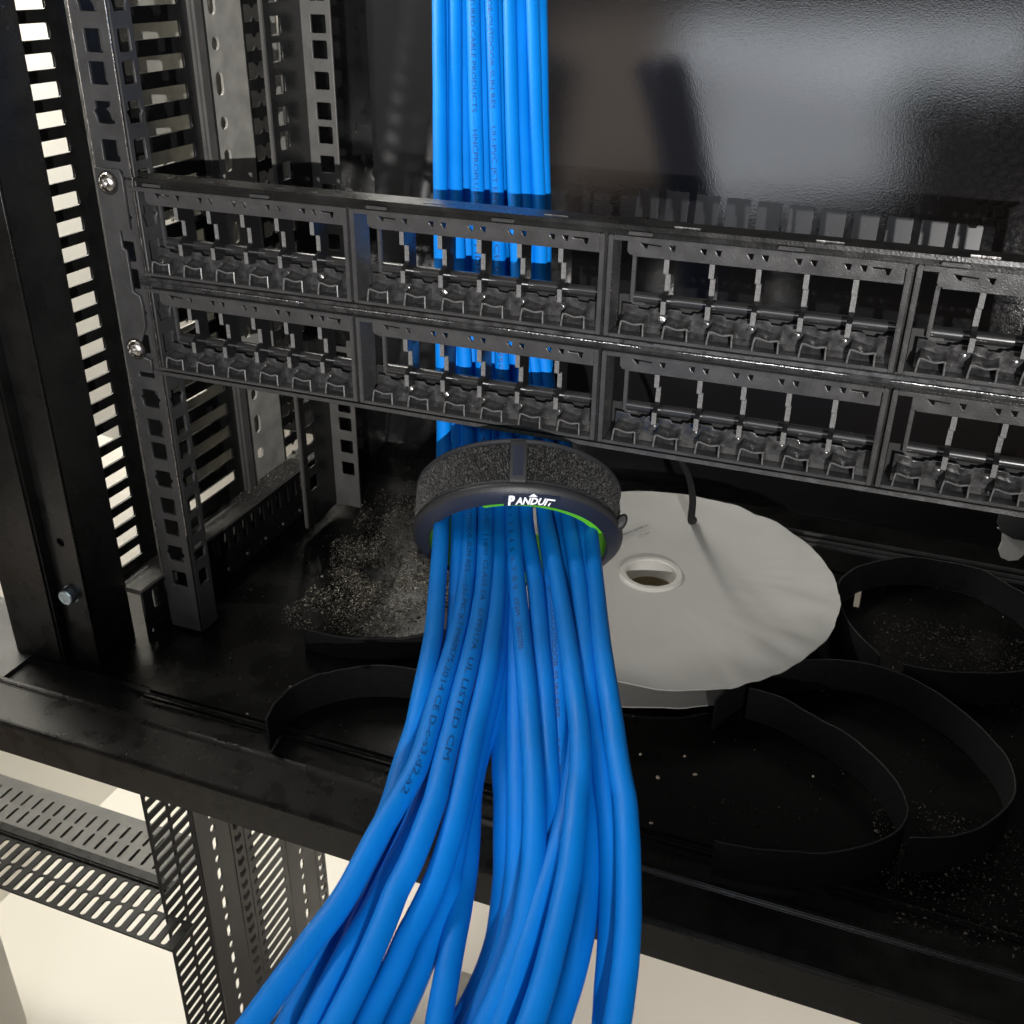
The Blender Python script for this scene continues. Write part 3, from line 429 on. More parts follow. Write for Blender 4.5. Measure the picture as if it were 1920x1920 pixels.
me = MB().lathe([(2.4, 0), (2.4, 2)], (0, 0, 0), 20).mesh('shank', smooth=True); me.transform(Matrix.Rotation(radians(90), 4, 'X')); link('shank', me, 'zinc', bo)
me = MB().lathe([(2.6, 0), (4.6, 0), (4.6, .8), (2.6, .8)], (0, 0, 0), 28, True).mesh('washer', smooth=True); me.transform(Matrix.Rotation(radians(90), 4, 'X')); link('washer', me, 'zinc', bo)
# ================================================ PATCH PANEL
PW = 106.3; ROWZ = (0.0, -44.0)
pp = empty('patch_panel', (200, 0, -42)); tag(pp, 'black unloaded 48 port patch panel with two rows of empty jack openings', 'patch panel')
# metal chassis
H = []
for k in range(4):
    for z in ROWZ: H.append(rect(k*PW+1.4, k*PW+PW-1.4, z-37.4, z-1.0))
me = plate('chassis', rect(-1.5, 4*PW+2, -85.2, 3.4), H, 1.4, (0, 3.4, 0), (1, 0, 0), (0, 0, 1), .25)
ch(pp, link('chassis', me, 'frame'))
b = MB().prism([(1.2, 3.5), (1.0, 2.0), (1.8, 1.8), (2.4, 2.7), (14, 2.4), (14, 3.4)], -6, 4*PW+4, 0)
ch(pp, link('top_flange', b.mesh('top_flange', bevel=.2), 'frame'))
b = MB().prism([(0.2, -83.0), (0.0, -84.6), (1.5, -85.4), (14, -85.2), (14, -84.2), (3, -83.8)], -1, 4*PW+4, 0)
ch(pp, link('bottom_flange', b.mesh('bottom_flange', bevel=.2), 'plastic_face'))
ridge = MB().box(0, 9.5, 5, 5.7, 3.4, 3.75).mesh('edge_slot', bevel=.15)
for i in range(9):
    o = link('edge_slot', ridge, 'steel'); o.location = V(38+i*49.5, 0, 0); ch(pp, o)
# divider strip between the two rows
b = MB().prism([(1.0, -39.2), (.4, -40.4), (1.4, -41.2), (.6, -42.2), (1.2, -43.4), (3.4, -43.4), (3.4, -39.2)], -1, 4*PW, 0)
ch(pp, link('centre_bar', b.mesh('centre_bar'), 'plastic'))
for i in range(6):
    L = 62; x = 23+i*76-9*(i > 0)
    b = MB()
    pts = []
    n = 120
    for j in range(n+1): pts.append((x+L*j/n, .55+.12*random.random(), -41.2-.12*random.random()))
    b.tube(pts, [.38*(min(1, 6*min(j, n-j)/n+.2)) for j in range(n+1)], 8)
    ch(pp, link('ribbed_bead', b.mesh('ribbed_bead'), 'steelish'))
# dark recess slots above the modules with shiny ends
for i in range(8):
    x = 8+i*53.1
    ch(pp, link('recess_tab', MB().box(x, x+9, .3, 2.2, .25, 1.5).mesh('recess_tab', bevel=.3), 'plastic_face'))
# module frame meshes
def module_frame():
    b = MB()
    b.box(.7, 2.5, 0, 13, -38.2, -.2); b.box(103.8, 105.6, 0, 13, -38.2, -.2)
    b.box(2.5, 103.8, 0, 12, -1.9, -.2); b.box(2.5, 103.8, 0, 12, -38.2, -37)
    me = b.mesh('outer_frame', bevel=.3)
    return me
MF = module_frame()
tri = []
for i in range(5):
    c = 22.4+16.5*i
    for d in (-3.6, 1.6):
        if i == 0 and d < 0: continue
        tri.append([(c+d-1.3, -2.5), (c+d+1.2, -2.5), (c+d+.9, -4.6), (c+d+.2, -4.6)])
tri.append([(12, -2.4), (20, -2.9), (20, -3.3), (15, -3.0), (14.8, -4.4), (14.2, -4.4)])
tri.append([(93, -2.7), (99, -2.7), (98.5, -5), (97.6, -5), (97, -3.3), (93, -3.3)])
def dents(t): return t
ST = plate('top_strip', [(7.5, -1.7), (103.8, -1.7), (103.8, -7.2), (8.6, -7.2), (7.5, -6)], tri, 1.4, (0, 2.5, 0), (1, 0, 0), (0, 0, 1), .15)
ST2 = MB().prism([(1.7, -6.5), (1.7, -7.5), (5, -7.9), (5, -7.0)], 9.5, 103.8, 0).mesh('strip_lip', bevel=.15)
DV = MB().prism([(2, -7.0), (2, -13), (6.2, -13.4), (6.2, -20.4), (2.2, -22.8), (2, -28.4), (5.5, -29), (13, -29), (13, -7.0)], -1.0, 1.0, 0).mesh('port_divider', bevel=.12)
DF = MB().box(-.92, .92, 1.93, 2.02, -12.8, -7.7).box(-.92, .92, 6.12, 6.22, -20.2, -13.9).box(-.92, .92, 1.93, 2.02, -28.2, -23.2).mesh('divider_edge')
RD = MB().tube([(8+i*3.19, 11.5, -25.4) for i in range(31)], 2.2, 14).mesh('hinge_bar', smooth=True)
LB = MB().box(7.8, 9.3, 9.2, 11, -27, -8.6).box(8.6, 14, 9.0, 9.6, -27.6, -26.6).mesh('end_bracket', bevel=.25)
top = [(5.5, -27.6), (10, -27.8)]
jag = [(5.5, -27.2)]
for i in range(6):
    x = 6+16.5*i
    jag += [(x+5.2, -27.6), (x+6, -28.8), (x+9.6, -28.9), (x+10.6, -27.9), (x+12.2, -28.1), (x+12.8, -27.6)]
jag += [(103.8, -27.6), (103.8, -37.4), (5.5, -37.4)]
BP = plate('lower_plate', jag, [], 1.3, (0, 8.4, 0), (1, 0, 0), (0, 0, 1), .2)
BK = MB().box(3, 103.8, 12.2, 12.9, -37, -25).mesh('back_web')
BS = MB().prism([(7.8, -35.2), (5.4, -37.2), (8, -37.2)], 5.5, 103.8, 0).mesh('lower_fillet')
EJ = MB().lathe([(0, .35), (1.35, .35), (1.6, .2), (1.65, 0)], (0, 0, 0), 20).mesh('ejector_mark', smooth=True); EJ.transform(Matrix.Rotation(radians(90), 4, 'X'))
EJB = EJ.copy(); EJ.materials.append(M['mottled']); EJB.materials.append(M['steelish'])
def cup(wl=0):
    n = 10; outer = []; W = 9.6; t = .62; zt = -32.2; zb = -37.2
    for i in range(n+1):
        u = i/n; outer.append((.6+(W-.9)*u, zt+.35*sin(2*pi*u+.9)-.35*u-.15*sin(5*u)))
    outer = [(0, zb), (.15, -34.8)]+outer+[(W-.1, -34.9), (W, zb)]
    inner = [(W-t, zb), (W-t-.1, -34.9)]+[(max(t+.25, min(W-t-.2, x)), z-t) for x, z in reversed(outer[2:-2])]+[(t+.15, -34.8), (t, zb)]
    loop = outer+inner; k = len(loop); b = MB()
    for y, lift in ((.9, 0), (3.2, .45), (8.0, 1.5)):
        for x, z in loop:
            f = max(0, (z-zb)/(zt-zb)); b.v.append(V(x+(.0 if y < 1 else .15), y+.6*f*(y < 1), z+lift*f*f+(.25*sin(x*1.3+y) if y > 1 else 0)))
    m_ = len(outer)
    for r in range(2):
        for i in range(k):
            j = (i+1) % k; b.f.append([r*k+i, r*k+j, (r+1)*k+j, (r+1)*k+i])
    for i in range(m_-1):
        b.f.append([i, i+1, k-2-i, k-1-i])
    return b.mesh('latch_cup', smooth=True)
CU = cup()
CE = MB()
def cup_edge():
    n = 14; W = 9.6; zt = -32.2; pts = [(.15, .95, -37), (.3, 1.1, -34.8)]
    for i in range(n+1):
        u = i/n; pts.append((.7+(W-1.2)*u, 1.5, zt+.35*sin(2*pi*u+.9)-.35*u-.15*sin(5*u)-.2))
    pts += [(W-.35, 1.1, -34.9), (W-.2, .95, -37)]
    return MB().tube(pts, .34, 6).mesh('cup_lip', smooth=True)
CE = cup_edge()
for r in range(2):
    for k in range(4):
        org = V(k*PW, 0, ROWZ[r])
        mo = link('port_module', MF, 'plastic_face'); mo.location = org; ch(pp, mo)
        def sub(nm, me, m_, x=0, y=0, z=0, sc=None):
            o = link(nm, me, m_); o.parent = mo; o.location = V(x, y, z)
            if sc: o.scale = sc
            return o
        sub('top_strip', ST, 'plastic_face'); sub('strip_lip', ST2, 'plastic_face'); sub('hinge_bar', RD, 'rod'); sub('end_bracket', LB, 'plastic_face')
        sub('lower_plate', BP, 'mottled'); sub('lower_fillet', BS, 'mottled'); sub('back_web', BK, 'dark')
        for i in range(5):
            sub('port_divider', DV, 'gloss', 22.4+16.5*i); sub('divider_edge', DF, 'edge', 22.4+16.5*i)
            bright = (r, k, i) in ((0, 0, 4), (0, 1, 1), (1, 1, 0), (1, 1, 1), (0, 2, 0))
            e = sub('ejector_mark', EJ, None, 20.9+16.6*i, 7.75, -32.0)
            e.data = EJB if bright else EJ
        for i in range(6): sub('latch_cup', CU, 'mottled', 6.3+16.65*i); sub('cup_lip', CE, 'lip', 6.3+16.65*i)
# ear
ear = [(-14.8, 6.5), (-2, 6.5), (-.8, 3.4), (-.8, -18.5), (-6.5, -19.2), (-6.5, -27), (-4.6, -28), (-4.6, -46.5), (-1.2, -48), (-.6, -53), (-.8, -62), (-5.2, -71), (-5.2, -77), (-.8, -78), (-.8, -84.5), (-14.8, -84.5)]
def circ(cx, cy, r, n=16): return [(cx+r*cos(2*pi*i/n), cy+r*sin(2*pi*i/n)) for i in range(n)]
me = plate('mounting_ear', ear, [circ(-8.3, .7, 3.0), circ(-7.7, -73.3, 3.0)], 1.5, (0, .1, 0), (1, 0, 0), (0, 0, 1), .3)
ch(pp, link('mounting_ear', me, 'rail'))
ch(pp, link('end_cheek', MB().box(-1.4, .2, 4.5, 22, -85, 3).mesh('end_cheek', bevel=.3), 'frame'))
# screws
def screw(x, z, rot, lab):
    r = empty('pan_head_screw', (x, -.7, z)); tag(r, lab, 'screw')
    prof = [(0, 2.9), (1.2, 2.85), (2.4, 2.5), (3.4, 1.8), (4.2, .7), (4.3, .2), (4.3, 0)]
    b = MB(); seg = 48; n = 16; R_ = 4.3
    for i in range(n+1):
        for j in range(seg):
            rr_ = R_*i/n; a = 2*pi*j/seg
            z_ = 2.9*math.sqrt(max(0, 1-(rr_/4.45)**2)); X = rr_*cos(a); Y = rr_*sin(a)
            d = min(abs(X), abs(Y)); far = max(abs(X), abs(Y))
            if far < 2.35 and d < .62: z_ -= 1.7*(1-far/2.9)+.35
            elif far < 1.0: z_ -= 1.0
            b.v.append(Vector((X*MM, Y*MM, z_*MM)))
    for i in range(n):
        for j in range(seg): b.f.append([i*seg+j, i*seg+(j+1) % seg, (i+1)*seg+(j+1) % seg, (i+1)*seg+j])
    me = b.mesh('head', smooth=True); me.transform(Matrix.Rotation(radians(90), 4, 'X') @ Matrix.Rotation(rot, 4, 'Z'))
    link('head', me, 'steel', r)
    me = MB().lathe([(3.9, 0), (5.0, 0), (5.0, .5), (3.9, .6)], (0, 0, 0), 32, True).mesh('washer', smooth=True); me.transform(Matrix.Rotation(radians(90), 4, 'X'))
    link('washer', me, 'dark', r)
screw(-8.3, .7, .5, 'steel cross head screw at the top of the patch panel ear')
screw(-7.7, -73.3, .2, 'steel cross head screw at the bottom of the patch panel ear')

# ================================================ CABLES
R_C = 3.2
class Cable:
    def __init__(s, key, lab):
        P = CP[key]; s.key = key
        n = 5; pts = catmull(P, n); s.v = []
        for i in range(len(P)-1):
            for k in range(n): s.v.append(CV[i]+(CV[i+1]-CV[i])*k/n)
        s.v.append(CV[-1]); s.P = [Vector(p) for p in pts]
        s.L = [0]
        for i in range(1, len(s.P)): s.L.append(s.L[-1]+(s.P[i]-s.P[i-1]).length)
        s.F = []
        for i in range(len(s.P)):
            t = (s.P[min(i+1, len(s.P)-1)]-s.P[max(i-1, 0)]).normalized()
            nrm = Vector((314.9, -368.2, 88.1))-s.P[i]; nrm = Vector((.25, -.6, .76)) if False else nrm
            nrm = (nrm-t*nrm.dot(t)).normalized(); bi = t.cross(nrm)
            s.F.append((nrm, bi))
        s.root = empty('network_cable', tuple(s.P[30])); tag(s.root, lab, 'cable', 'blue network cables of the bundle')
        b = MB(); seg = 20
        for i, p in enumerate(s.P):
            nrm, bi = s.F[i]
            for j in range(seg):
                a = 2*pi*j/seg; r = R_C*(1+.012*noise.noise(Vector((i*.13, cos(a), sin(a)+hash(s.key) % 7 if False else sin(a)))))
                b.v.append((p+nrm*r*cos(a)+bi*r*sin(a))*MM)
        for i in range(len(s.P)-1):
            for j in range(seg): b.f.append([i*seg+j, i*seg+(j+1) % seg, (i+1)*seg+(j+1) % seg, (i+1)*seg+j])
        me = b.mesh('jacket', smooth=True)
        ch(s.root, link('jacket', me, 'blue'))
    def at(s, l):
        import bisect
        i = min(max(bisect.bisect(s.L, l)-1, 0), len(s.L)-2); t = (l-s.L[i])/(s.L[i+1]-s.L[i])
        F0, F1 = s.F[i], s.F[i+1]
        return s.P[i].lerp(s.P[i+1], t), F0[0].lerp(F1[0], t).normalized(), F0[1].lerp(F1[1], t).normalized()
    def lv(s, v):
        for i in range(len(s.v)-1):
            if s.v[i] <= v <= s.v[i+1]: return s.L[i]+(s.L[i+1]-s.L[i])*(v-s.v[i])/(s.v[i+1]-s.v[i])
        return s.L[-1]
    def text(s, txt, v0, v1, phi=0.15, h=None):
        h = h or (2.3 if v0 < 700 else 1.9); l0, l1 = s.lv(v0), s.lv(v1); me = text_mesh(txt, 1.0)
        bm = bmesh.new(); bm.from_mesh(me)
        xs = [v.co.x for v in bm.verts]; x0, x1 = min(xs), max(xs)
        bmesh.ops.triangulate(bm, faces=bm.faces)
        long = [e for e in bm.edges if abs(e.verts[0].co.y-e.verts[1].co.y) > .2]
        bmesh.ops.subdivide_edges(bm, edges=long, cuts=2)
        for v in bm.verts:
            l = l0+(v.co.x-x0)/(x1-x0)*(l1-l0); p, nr, bi = s.at(l)
            a = phi+(v.co.y/.72-.5)*h/R_C*-1
            r = R_C+.055
            v.co = (p+nr*r*cos(a)+bi*r*sin(a))*MM
        bm.to_mesh(me); bm.free(); me.name = 'printed_text'
        ch(s.root, link('printed_text', me, 'ink'))
LB_ = dict(
 c1='leftmost blue cable of the bundle, unprinted, outer left side',
 c1b='blue cable hidden behind the two leftmost cables of the bundle',
 c2='second blue cable from the left printed INDOOR-SUN RES below the wrap',
 c3='blue cable printed MANUFACTURED CABLE PRODUCTS at the top and ISO/IEC below the wrap',
 e1='blue cable tucked left behind the ISO/IEC printed cable near the bottom',
 c4='blue cable just right of the ISO/IEC printed cable below the wrap',
 c5='shaded blue cable behind the middle left of the bundle, bending left',
 e5='dark blue cable hanging at the right edge of the left group over the white gap',
 f1='leftmost cable of the right group, straight then curling left at the bottom',
 f2='shaded blue cable between the leftmost of the right group and the numbered one',
 c6='blue cable printed with numbers 0123456789 and 192M in the middle of the bundle',
 c7='plain blue cable just right of the numbered cable',
 i1='dark shaded cable printed OUTDOOR-SUN RES behind the bright diagonal cable',
 c8='bright blue cable lying diagonally in front right of the printed numbers',
 g1='blue cable emerging left of the bright diagonal cable near the bottom',
 c9='blue cable right of the bright diagonal one ending thin at the bottom',
 h1='dark blue cable in the shade right behind the bright diagonal cable',
 c12='shaded blue cable between the two rightmost cables below the wrap',
 c11='rightmost blue cable of the bundle bowing out beside the white reel')
CAB = {k: Cable(k, LB_[k]) for k in CP}
CAB['c3'].text('CTURED CABLE PRODUCTS — HNCPROPLUS-6A', -6, 400, .12)
CAB['c3'].text('HDBA', 462, 540, .2)
CAB['c3'].text('SOI      ', 790, 880, .1)
CAB['c3'].text('2.0 ISO/IEC 11801 CLASS EA   E199217A  UL LISTED CM', 925, 1440, -.12)
CAB['c6'].text('OOR/OUTDOOR-SUN RES — UU-PVC JKT EN50', -6, 400, .25)
CAB['c6'].text('# CE 02', 436, 530, .2)
CAB['c6'].text('75C EU', 660, 735, .2)
CAB['c6'].text('DE0  1  2  3  4  5  6  7  8  9   192M  150320', 938, 1232, .25)
CAB['c2'].text('/OUTDOOR-SUN RES — UU-PVC JKT EN50575:2014 CE D-c-s3,d2,a2', 950, 1500, -.05)
CAB['i1'].text('OUTDOOR/OUTDOOR-SUN RES — UU-PVC JKT', 1110, 1560, .25)
CAB['c5'].text('EN50575 CE DE', 1200, 1440, .3)
# ================================================ CABLE WRAP
WC = Vector((182.2, -5, -120.3)); WA = Vector((0.27614, -0.77663, -0.5662)); W1 = Vector((0.95932, 0.25875, 0.11295)); W2 = Vector((0.05878, -0.57436, 0.81649))
def wp(s, r, t): return (WC+WA*s+W1*(r*cos(t)*.965)+W2*(r*sin(t)))*MM
wr = empty('cable_wrap', tuple(WC)); tag(wr, 'black hook and loop wrap with white lettering on its rim around the blue cables', 'cable wrap')
def ring(name, prof, m_, t0=-200, t1=160, seg=150, disp=0, closed=True, smooth=True):
    b = MB(); n = len(prof); full = abs(t1-t0-360) < 1; cnt = seg if full else seg+1
    for j in range(cnt):
        t = radians(t0+(t1-t0)*j/seg)
        for s_, r_ in prof:
            d = disp*random.uniform(-1, 1); b.v.append(wp(s_+d*.3, r_+d, t))
    for j in range(seg):
        j2 = (j+1) % cnt
        for i in range(n if closed else n-1):
            i2 = (i+1) % n; b.f.append([j*n+i, j2*n+i, j2*n+i2, j*n+i2])
    return ch(wr, link(name, b.mesh(name, smooth=smooth), m_))
ring('band', [(-11.2, 41.0), (-11.4, 44.4), (-10.6, 45.0), (-9.6, 44.7), (-9.4, 43.4), (8.0, 43.4), (8.3, 44.8), (9.4, 45.3), (10.8, 45.0), (12.2, 43.4), (12.2, 41.4), (9, 40.6)], 'rubber')
ring('rim', [(11.0, 44.6), (12.9, 43.0), (14.4, 39.0), (13.6, 38.0), (10.5, 40.5)], 'navy')
ring('liner', [(-11, 41.0), (-11, 39.6), (11.5, 38.6), (13.5, 38.0), (11.5, 40.2)], 'green')
ring('liner_lip', [(-5, 40.0), (-5, 38.6), (9, 35.6), (13.2, 35.2), (13.8, 38.0), (11.5, 40.2)], 'green', 14, 104, 60, .12)
for a0, a1 in ((2, 77.5), (86.5, 192)):
    prof = [(-9.3, 43.2)]+[(-9.2+17.0*i/26, 44.0) for i in range(27)]+[(7.9, 43.2)]
    ring('loop_pad', prof, 'fuzz', a0, a1, int((a1-a0)*2.2), .38, False, False)
    ring('stitched_edge', [(6.6, 43.4), (6.8, 44.45), (7.9, 44.4), (8.0, 43.4)], 'rubber', a0, a1, 160, .05, False, False)
b = MB()
for i in range(7000):
    t = radians(random.choice((random.uniform(3, 77), random.uniform(87, 190), random.uniform(87, 190)))); s_ = random.uniform(-9, 7)
    a = random.uniform(0, 2*pi); L = random.uniform(.7, 1.8); r0 = 44.0
    p = [wp(s_+cos(a)*L*k+random.uniform(-.1, .1), r0+h, t+sin(a)*L*k/44) for k, h in ((0, 0), (.5, .8), (1, .1))]
    q = [x+(WA*(.09*sin(a))+W1*(-.09*cos(a)))*MM for x in p]
    k = len(b.v); b.v += p+q; b.f += [[k, k+1, k+4, k+3], [k+1, k+2, k+5, k+4]]
o = ch(wr, link('loop_fuzz', b.mesh('loop_fuzz', fix=False), 'hair')); o['kind'] = 'stuff'
ring('centre_clip', [(-9.8, 43.2), (-9.8, 45.6), (-8, 46.2), (7.2, 46.2), (8.4, 45.6), (8.4, 43.2)], 'rubber', 78.2, 86, 8)
ring('clip_groove', [(-7, 46.1), (-7, 46.45), (6, 46.45), (6, 46.1)], 'navy', 79.6, 84.6, 6)
# buckle lump on the right
b = MB().lathe([(0, 0), (3.2, .3), (4.6, 2), (4.6, 5), (3.2, 7), (0, 7.4)], (0, 0, 0), 20); me = b.mesh('buckle', smooth=True)
o = link('buckle', me, 'rubber'); o.location = wp(8, 45.5, radians(8)); ch(wr, o); o.rotation_euler = (.9, .3, 0); o.scale = (.45, .8, .6)
# left fold tab
ring('fold_tab', [(-11.6, 43.6), (-11.6, 46.2), (12.4, 46.2), (12.4, 43.6)], 'rubber', 188, 193.5, 5)
# name plate and lettering on the rim
tC = radians(74.5); half = 9.6
def rim_pt(u, v, lift=0):      # u mm along the rim (left to right), v mm up the chamfer
    t = tC-u/43.0
    v += .06*u; f = .5+v/4.6; s_ = 14.4-1.9*f; r_ = 39.2+4.2*f
    n_ = (WA*.9+(W1*cos(t)+W2*sin(t))*.42).normalized()
    return wp(s_, r_, t)+n_*lift*MM
b = MB(); nu = 20
for j in range(nu+1):
    u = -half-2+2*(half+2)*j/nu
    for v in (-2.6, -1.2, 0, 1.2, 2.6): b.v.append(rim_pt(u, v, .18))
for j in range(nu):
    for i in range(4): b.f.append([j*5+i, (j+1)*5+i, (j+1)*5+i+1, j*5+i+1])
pn = ch(wr, link('name_patch', b.mesh('name_patch', smooth=True), 'navy'))
def rim_text(txt, u0, u1, v0, v1, bold=.02, shear=.25):
    me = text_mesh(txt, 1.0, bold, shear); bm = bmesh.new(); bm.from_mesh(me); bmesh.ops.triangulate(bm, faces=bm.faces)
    xs = [v.co.x for v in bm.verts]; ys = [v.co.y for v in bm.verts]
    for v in bm.verts:
        v.co = rim_pt(u0+(v.co.x-min(xs))/(max(xs)-min(xs))*(u1-u0), v0+(v.co.y-min(ys))/(max(ys)-min(ys))*(v1-v0), .30)
    bm.to_mesh(me); bm.free(); me.name = 'name_print'
    ch(wr, link('name_print', me, 'white'))
rim_text('P', -9.8, -6.6, -2.5, 2.2, .06, .2); rim_text('ANDUIT', -6.6, 9.8, -2.3, 1.2, .04, .2)
b = MB(); b.v = [rim_pt(-1.2, 1.6, .3), rim_pt(2.4, 1.6, .3), rim_pt(.6, 3.1, .3)]; b.f = [[0, 1, 2]]
ch(wr, link('name_print', b.mesh('name_print'), 'white'))

# ================================================ REEL
RC = (217, 112)
rl = empty('card_reel', (RC[0], RC[1], FZ)); tag(rl, 'off-white card reel with a white plastic hub lying on the black tray', 'reel')
def disc(name, z, r, seed, amp, tilt=(0, 0), cx=RC[0], cy=RC[1], r0=15.5, wild=0):
    b = MB(); seg = 160; n = 22
    for i in range(n+1):
        rr_ = r0+(r-r0)*i/n
        for j in range(seg):
            a = 2*pi*j/seg; rj = rr_
            if i == n: rj = rr_+.9*noise.noise(Vector((cos(a)*6+seed, sin(a)*6, 0)))+.35*noise.noise(Vector((cos(a)*22+seed, sin(a)*22, 3)))
            e = (i/n)**2.2
            h = amp*e*noise.noise(Vector((cos(a)*1.3+seed, sin(a)*1.3, rr_*.008)))
            h += .5*e*noise.noise(Vector((rr_*.05*cos(a)+seed, rr_*.05*sin(a), 5)))*amp*.4
            for ca, cw, cd in CREASE.get(seed, ()):
                d = (a-ca+pi) % (2*pi)-pi; h += cd*e*max(0, 1-abs(d)/cw)
            if wild:
                k_ = max(0, cos(a+.35))**2; h += wild*e*k_*(abs(noise.noise(Vector((cos(a)*5, sin(a)*5, rr_*.03))))*2-.5); rj -= wild*.25*k_*(i == n)*abs(noise.noise(Vector((a*3, 1, 2))))*3
            h += tilt[0]*rr_*cos(a)+tilt[1]*rr_*sin(a)
            b.v.append(V(cx+rj*cos(a), cy+rj*sin(a), z+h))
    for i in range(n):
        for j in range(seg): b.f.append([i*seg+j, i*seg+(j+1) % seg, (i+1)*seg+(j+1) % seg, (i+1)*seg+j])
    k = len(b.v)
    b.v += [v-Vector((0, 0, .7*MM)) for v in b.v]
    for i in range(n):
        for j in range(seg): b.f.append([k+i*seg+j, k+(i+1)*seg+j, k+(i+1)*seg+(j+1) % seg, k+i*seg+(j+1) % seg])
    for i in (0, n):
        for j in range(seg): b.f.append([i*seg+j, i*seg+(j+1) % seg, k+i*seg+(j+1) % seg, k+i*seg+j])
    return ch(rl, link(name, b.mesh(name, smooth=True), 'paper'))
CREASE = {1: ((-.22, .22, -2.2), (.05, .16, 1.4), (-1.25, .3, 1.0), (1.15, .10, -1.6), (-1.9, .6, 3.0)), 2: ((-2.0, .3, 1.5),)}
disc('upper_flange', -207.5, 99, 1, 4.5, wild=2.0)
disc('lower_flange', -228.5, 93.5, 2, 3.0, cx=RC[0]-7, cy=RC[1]+3)
ch(rl, link('hub_ring', MB().lathe([(13.6, .2), (13.4, 1.1), (14.2, 1.9), (16.4, 1.9), (17.4, 1.0), (17.5, .1)], (RC[0], RC[1], -207.6), 64).mesh('hub_ring', smooth=True), 'hub'))
ch(rl, link('hub_tube', MB().lathe([(13.6, .3), (13.4, -9)], (RC[0], RC[1], -207.6), 64).mesh('hub_tube', smooth=True), 'hub'))
ch(rl, link('core', MB().lathe([(13.5, -9), (14.0, -9.1), (14.0, -15)], (RC[0], RC[1], -207.6), 64).mesh('core', smooth=True), 'kraft'))
ch(rl, link('core_floor', MB().lathe([(0, -15), (14.0, -15)], (RC[0], RC[1], -207.6), 64).mesh('core_floor'), 'paper'))
ch(rl, link('tape_roll', MB().lathe([(30, -1.2), (60, -1.2), (60, -19.5), (30, -19.5)], (RC[0], RC[1], -207.6), 64).mesh('tape_roll', smooth=True), 'kraft'))
# faint printed lines on the flange
for (x, y, s_, L) in ((203, 163, 'HOOK & LOOP TAPE BLK', 20), (200.5, 158.5, 'PART NO 25.0 MM', 15), (206, 154.5, 'LOT 0419', 9), (193, 147, 'QTY 10 MTS', 12), (190, 140, '25 MM', 8), (187, 131.5, '75.0 FT MIN', 12)):
    me = text_mesh(s_, 1.0); xs = [v.co.x for v in me.vertices]; k = L/(max(xs)-min(xs))
    ang = radians(58)
    for v in me.vertices:
        a, c = (v.co.x-min(xs))*k-L, v.co.y*3.0
        X, Y = x+a*cos(ang)-c*sin(ang), y+a*sin(ang)+c*cos(ang)
        v.co = V(X, Y, -205.6)
    me.name = 'printed_text'; ch(rl, link('printed_text', me, 'greyink'))

# ================================================ LOOSE STRAPS on the tray
def strap(name_, path, h, lab, z0=FZ+.4, lean=None, th=1.1):
    r = empty(name_, (path[0][0], path[0][1], FZ)); tag(r, lab, 'strap', 'loose black fabric straps on the tray')
    P = catmull([(*p, 0) if len(p) == 2 else p for p in path], 8); b = MB(); e = MB(); n = len(P)
    for i, p in enumerate(P):
        a = Vector(P[min(i+1, n-1)][:2])-Vector(P[max(i-1, 0)][:2]); a.normalize(); nrm = Vector((-a.y, a.x))
        wv = .35*sin(i*.37+h)+.25*noise.noise(Vector((i*.3, h, path[0][0])))*2
        ln = lean or 0
        for side in (-1, 1):
            for zz in (0, h):
                off = side*th/2+ln*zz/h
                b.v.append(V(p[0]+nrm.x*off, p[1]+nrm.y*off, z0+zz+wv*(zz > 0)))
        e_ = [V(p[0]+nrm.x*ln, p[1]+nrm.y*ln, z0+h+wv)]
        e.v.append(e_[0])
    for i in range(n-1):
        k = i*4; j = k+4
        b.f += [[k, k+1, j+1, j], [k+2, j+2, j+3, k+3], [k+1, k+3, j+3, j+1], [k, j, j+2, k+2]]
    b.f += [[0, 2, 3, 1], [n*4-4, n*4-3, n*4-1, n*4-2]]
    ch(r, link('band', b.mesh('band', smooth=True), 'strap'))
    pts = [tuple(v/MM) for v in e.v]
    ch(r, link('edge', MB().tube(pts, .28, 6).mesh('edge', smooth=True), 'strapedge'))
strap('fabric_strap', [(86, -64), (84.0, -53.8), (84.1, -40.3), (90.3, -29.0), (99.1, -19.2), (112.0, -11.3), (132.0, -6.0), (155.7, -9.4), (172, -16)], 18, 'black strap arching over the tray at front left of the cables', th=1.3)
strap('fabric_strap', [(60, 12), (72.5, 10.8), (83.6, 12.8), (99.2, 17.5), (110, 22.8), (123, 33), (133, 44)], 11.5, 'short thick black strap lying behind the front left strap', th=3.2)
strap('fabric_strap', [(282.9, 39.3), (299.3, 36.5), (314.5, 29.0), (329.2, 21.1), (341.1, 11.0), (349.3, 0.1), (354.7, -11.2), (355.5, -20.6), (351.9, -31.2), (340.8, -44.0), (329.6, -51.6), (318.1, -56.4), (302.6, -60.6), (286.5, -62.2)], 18, 'inner curled black strap in front of the reel')
strap('fabric_strap', [(270, 25), (277.0, 42.0), (288.8, 57.3), (302.4, 69.3), (326.7, 79.5), (351.5, 75.7), (375.4, 59.4), (390.7, 38.1), (396.5, 22.3), (395.4, 4.9), (385.4, -13.4), (371.6, -26.5), (357, -33)], 18, 'outer curled black strap looping around the inner one')
strap('fabric_strap', [(338.5, 89.0), (322, 112), (313, 146.3), (319, 168), (331, 184), (346.5, 194), (361.0, 198), (383.8, 196), (399, 186), (412, 170), (418, 134.7), (406, 103.7), (375.4, 88.9), (350, 86)], 18, 'curled black strap at the back right behind the others')

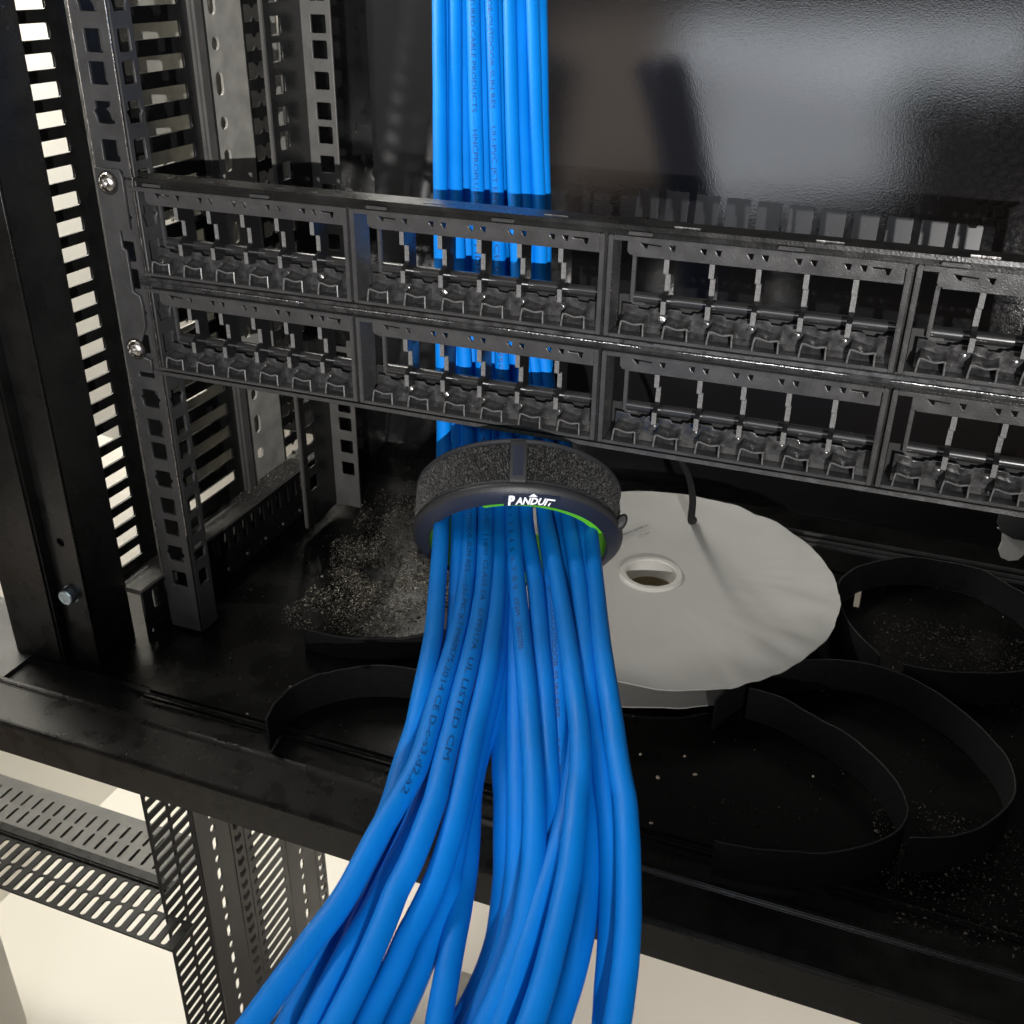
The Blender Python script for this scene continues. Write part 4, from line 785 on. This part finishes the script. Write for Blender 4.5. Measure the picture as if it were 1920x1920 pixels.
# thin tie hanging onto the reel
tie = MB().tube(catmull([(232, 46, -84), (236.5, 50, -104), (240.5, 62, -121), (239, 88, -145), (234, 120, -172), (228, 158, -195), (225.5, 179, -205.5)], 6), [1.0+.045*i*.9 for i in range(37)], 8)
o = link('cable_tie', tie.mesh('cable_tie', smooth=True), 'strap'); tag(o, 'thin black tie hanging from the patch panel onto the white reel', 'tie')
# keyhole tab at the right edge
kt = empty('keyhole_tab', (398, 200, -190)); tag(kt, 'white keyhole shaped tab with a dark head at the right edge', 'tab')
me = plate('tab', [(389, -186), (392, -188), (393, -194), (392.4, -199), (394.5, -203.5), (399, -205), (403.5, -203.5), (406, -199), (406, -194), (406, -186)], [], 1.2, (0, 198, 0), (1, 0, 0), (0, 0, 1), .2)
ch(kt, link('tab', me, 'hub'))
me = plate('head', [(388, -174), (388, -182), (391, -187), (398, -190), (408, -190), (408, -170)], [], 2, (0, 196, 0), (1, 0, 0), (0, 0, 1), .3)
ch(kt, link('head', me, 'rail'))

# ================================================ GRIT AND DUST
def grit(name, n, fn, smin, smax, m_, lab):
    b = MB()
    for i in range(n):
        p = fn()
        if p is None: continue
        s_ = random.uniform(smin, smax)*(random.random()**2*.8+.2); k = len(b.v); x, y, z = p
        for q in range(4):
            b.v.append(V(x+random.uniform(-1, 1)*s_, y+random.uniform(-1, 1)*s_, z+random.uniform(0, 1.2)*s_))
        b.f += [[k, k+1, k+2], [k, k+2, k+3], [k, k+3, k+1], [k+1, k+3, k+2]]
    o = link(name, b.mesh(name, fix=False), m_); tag(o, lab, kind='stuff'); return o
def inpile():
    for _ in range(20):
        x = random.gauss(75, 34); y = random.gauss(105, 48)
        lo = 24+(x-40)*.15
        if -5 < x < 175 and lo < y < 250 and y > lo and x > 38-.18*(y-20)+10*noise.noise(Vector((y*.04, 0, 0))):
            if noise.noise(Vector((x*.05, y*.05, 0)))+.55 > random.random()*.8: return (x, y, FZ+.1)
    return None
grit('grit', 30000, inpile, .2, .9, 'grit', 'pale gritty dust scattered on the tray left of the cables')
grit('fluff', 12000, inpile, .5, 1.5, 'dust', 'dark fluff under the grit on the tray')
def scat(): 
    x = random.uniform(0, 420); y = random.uniform(-45, 200)
    return (x, y, FZ+.1) if noise.noise(Vector((x*.03, y*.03, 4)))+.35 > random.random() else None
grit('dust_specks', 9000, scat, .1, .5, 'grit', 'fine specks of dust over the whole tray')
def rightfuzz():
    x = random.uniform(330, 430); y = random.uniform(-60, 160)
    if y > 10 and (x < 335 or y < 90): return None
    if y < 10 and x < 345-(y+60)*.2+10: return None
    return (x, y, FZ+.1)
grit('dust_patch', 16000, rightfuzz, .25, 1.0, 'dust', 'dark brown fluff along the right of the tray')
grit('ledge_dust', 2500, lambda: (random.uniform(-35, -19), min(170, abs(random.gauss(0, 1))*-60+168), -199.8), .15, .6, 'grit', 'pale dust on the ledge of the side frame')
grit('lip_dust', 500, lambda: (random.gauss(20, 60), random.uniform(-90, -71), FZ-.2), .1, .45, 'grit', 'tiny crumbs on the front lip of the tray')
for i, (x, y) in enumerate(((243, -4), (254, -16), (262, 2), (258, -44), (269, -8), (318, 10), (70, -20), (62, -46))):
    b = MB().lathe([(0, 1.0), (.8, .7), (1.0, .2), (.6, 0)], (0, 0, 0), 7)
    o = link('crumb', b.mesh('crumb'), 'crumb'); o.location = V(x, y, FZ); o.scale = (random.uniform(.5, 1), random.uniform(.5, 1.2), random.uniform(.5, .9)); o.rotation_euler = (0, 0, random.random()*3)
    tag(o, 'tiny pale crumb on the black tray', 'crumb', 'pale crumbs on the tray')
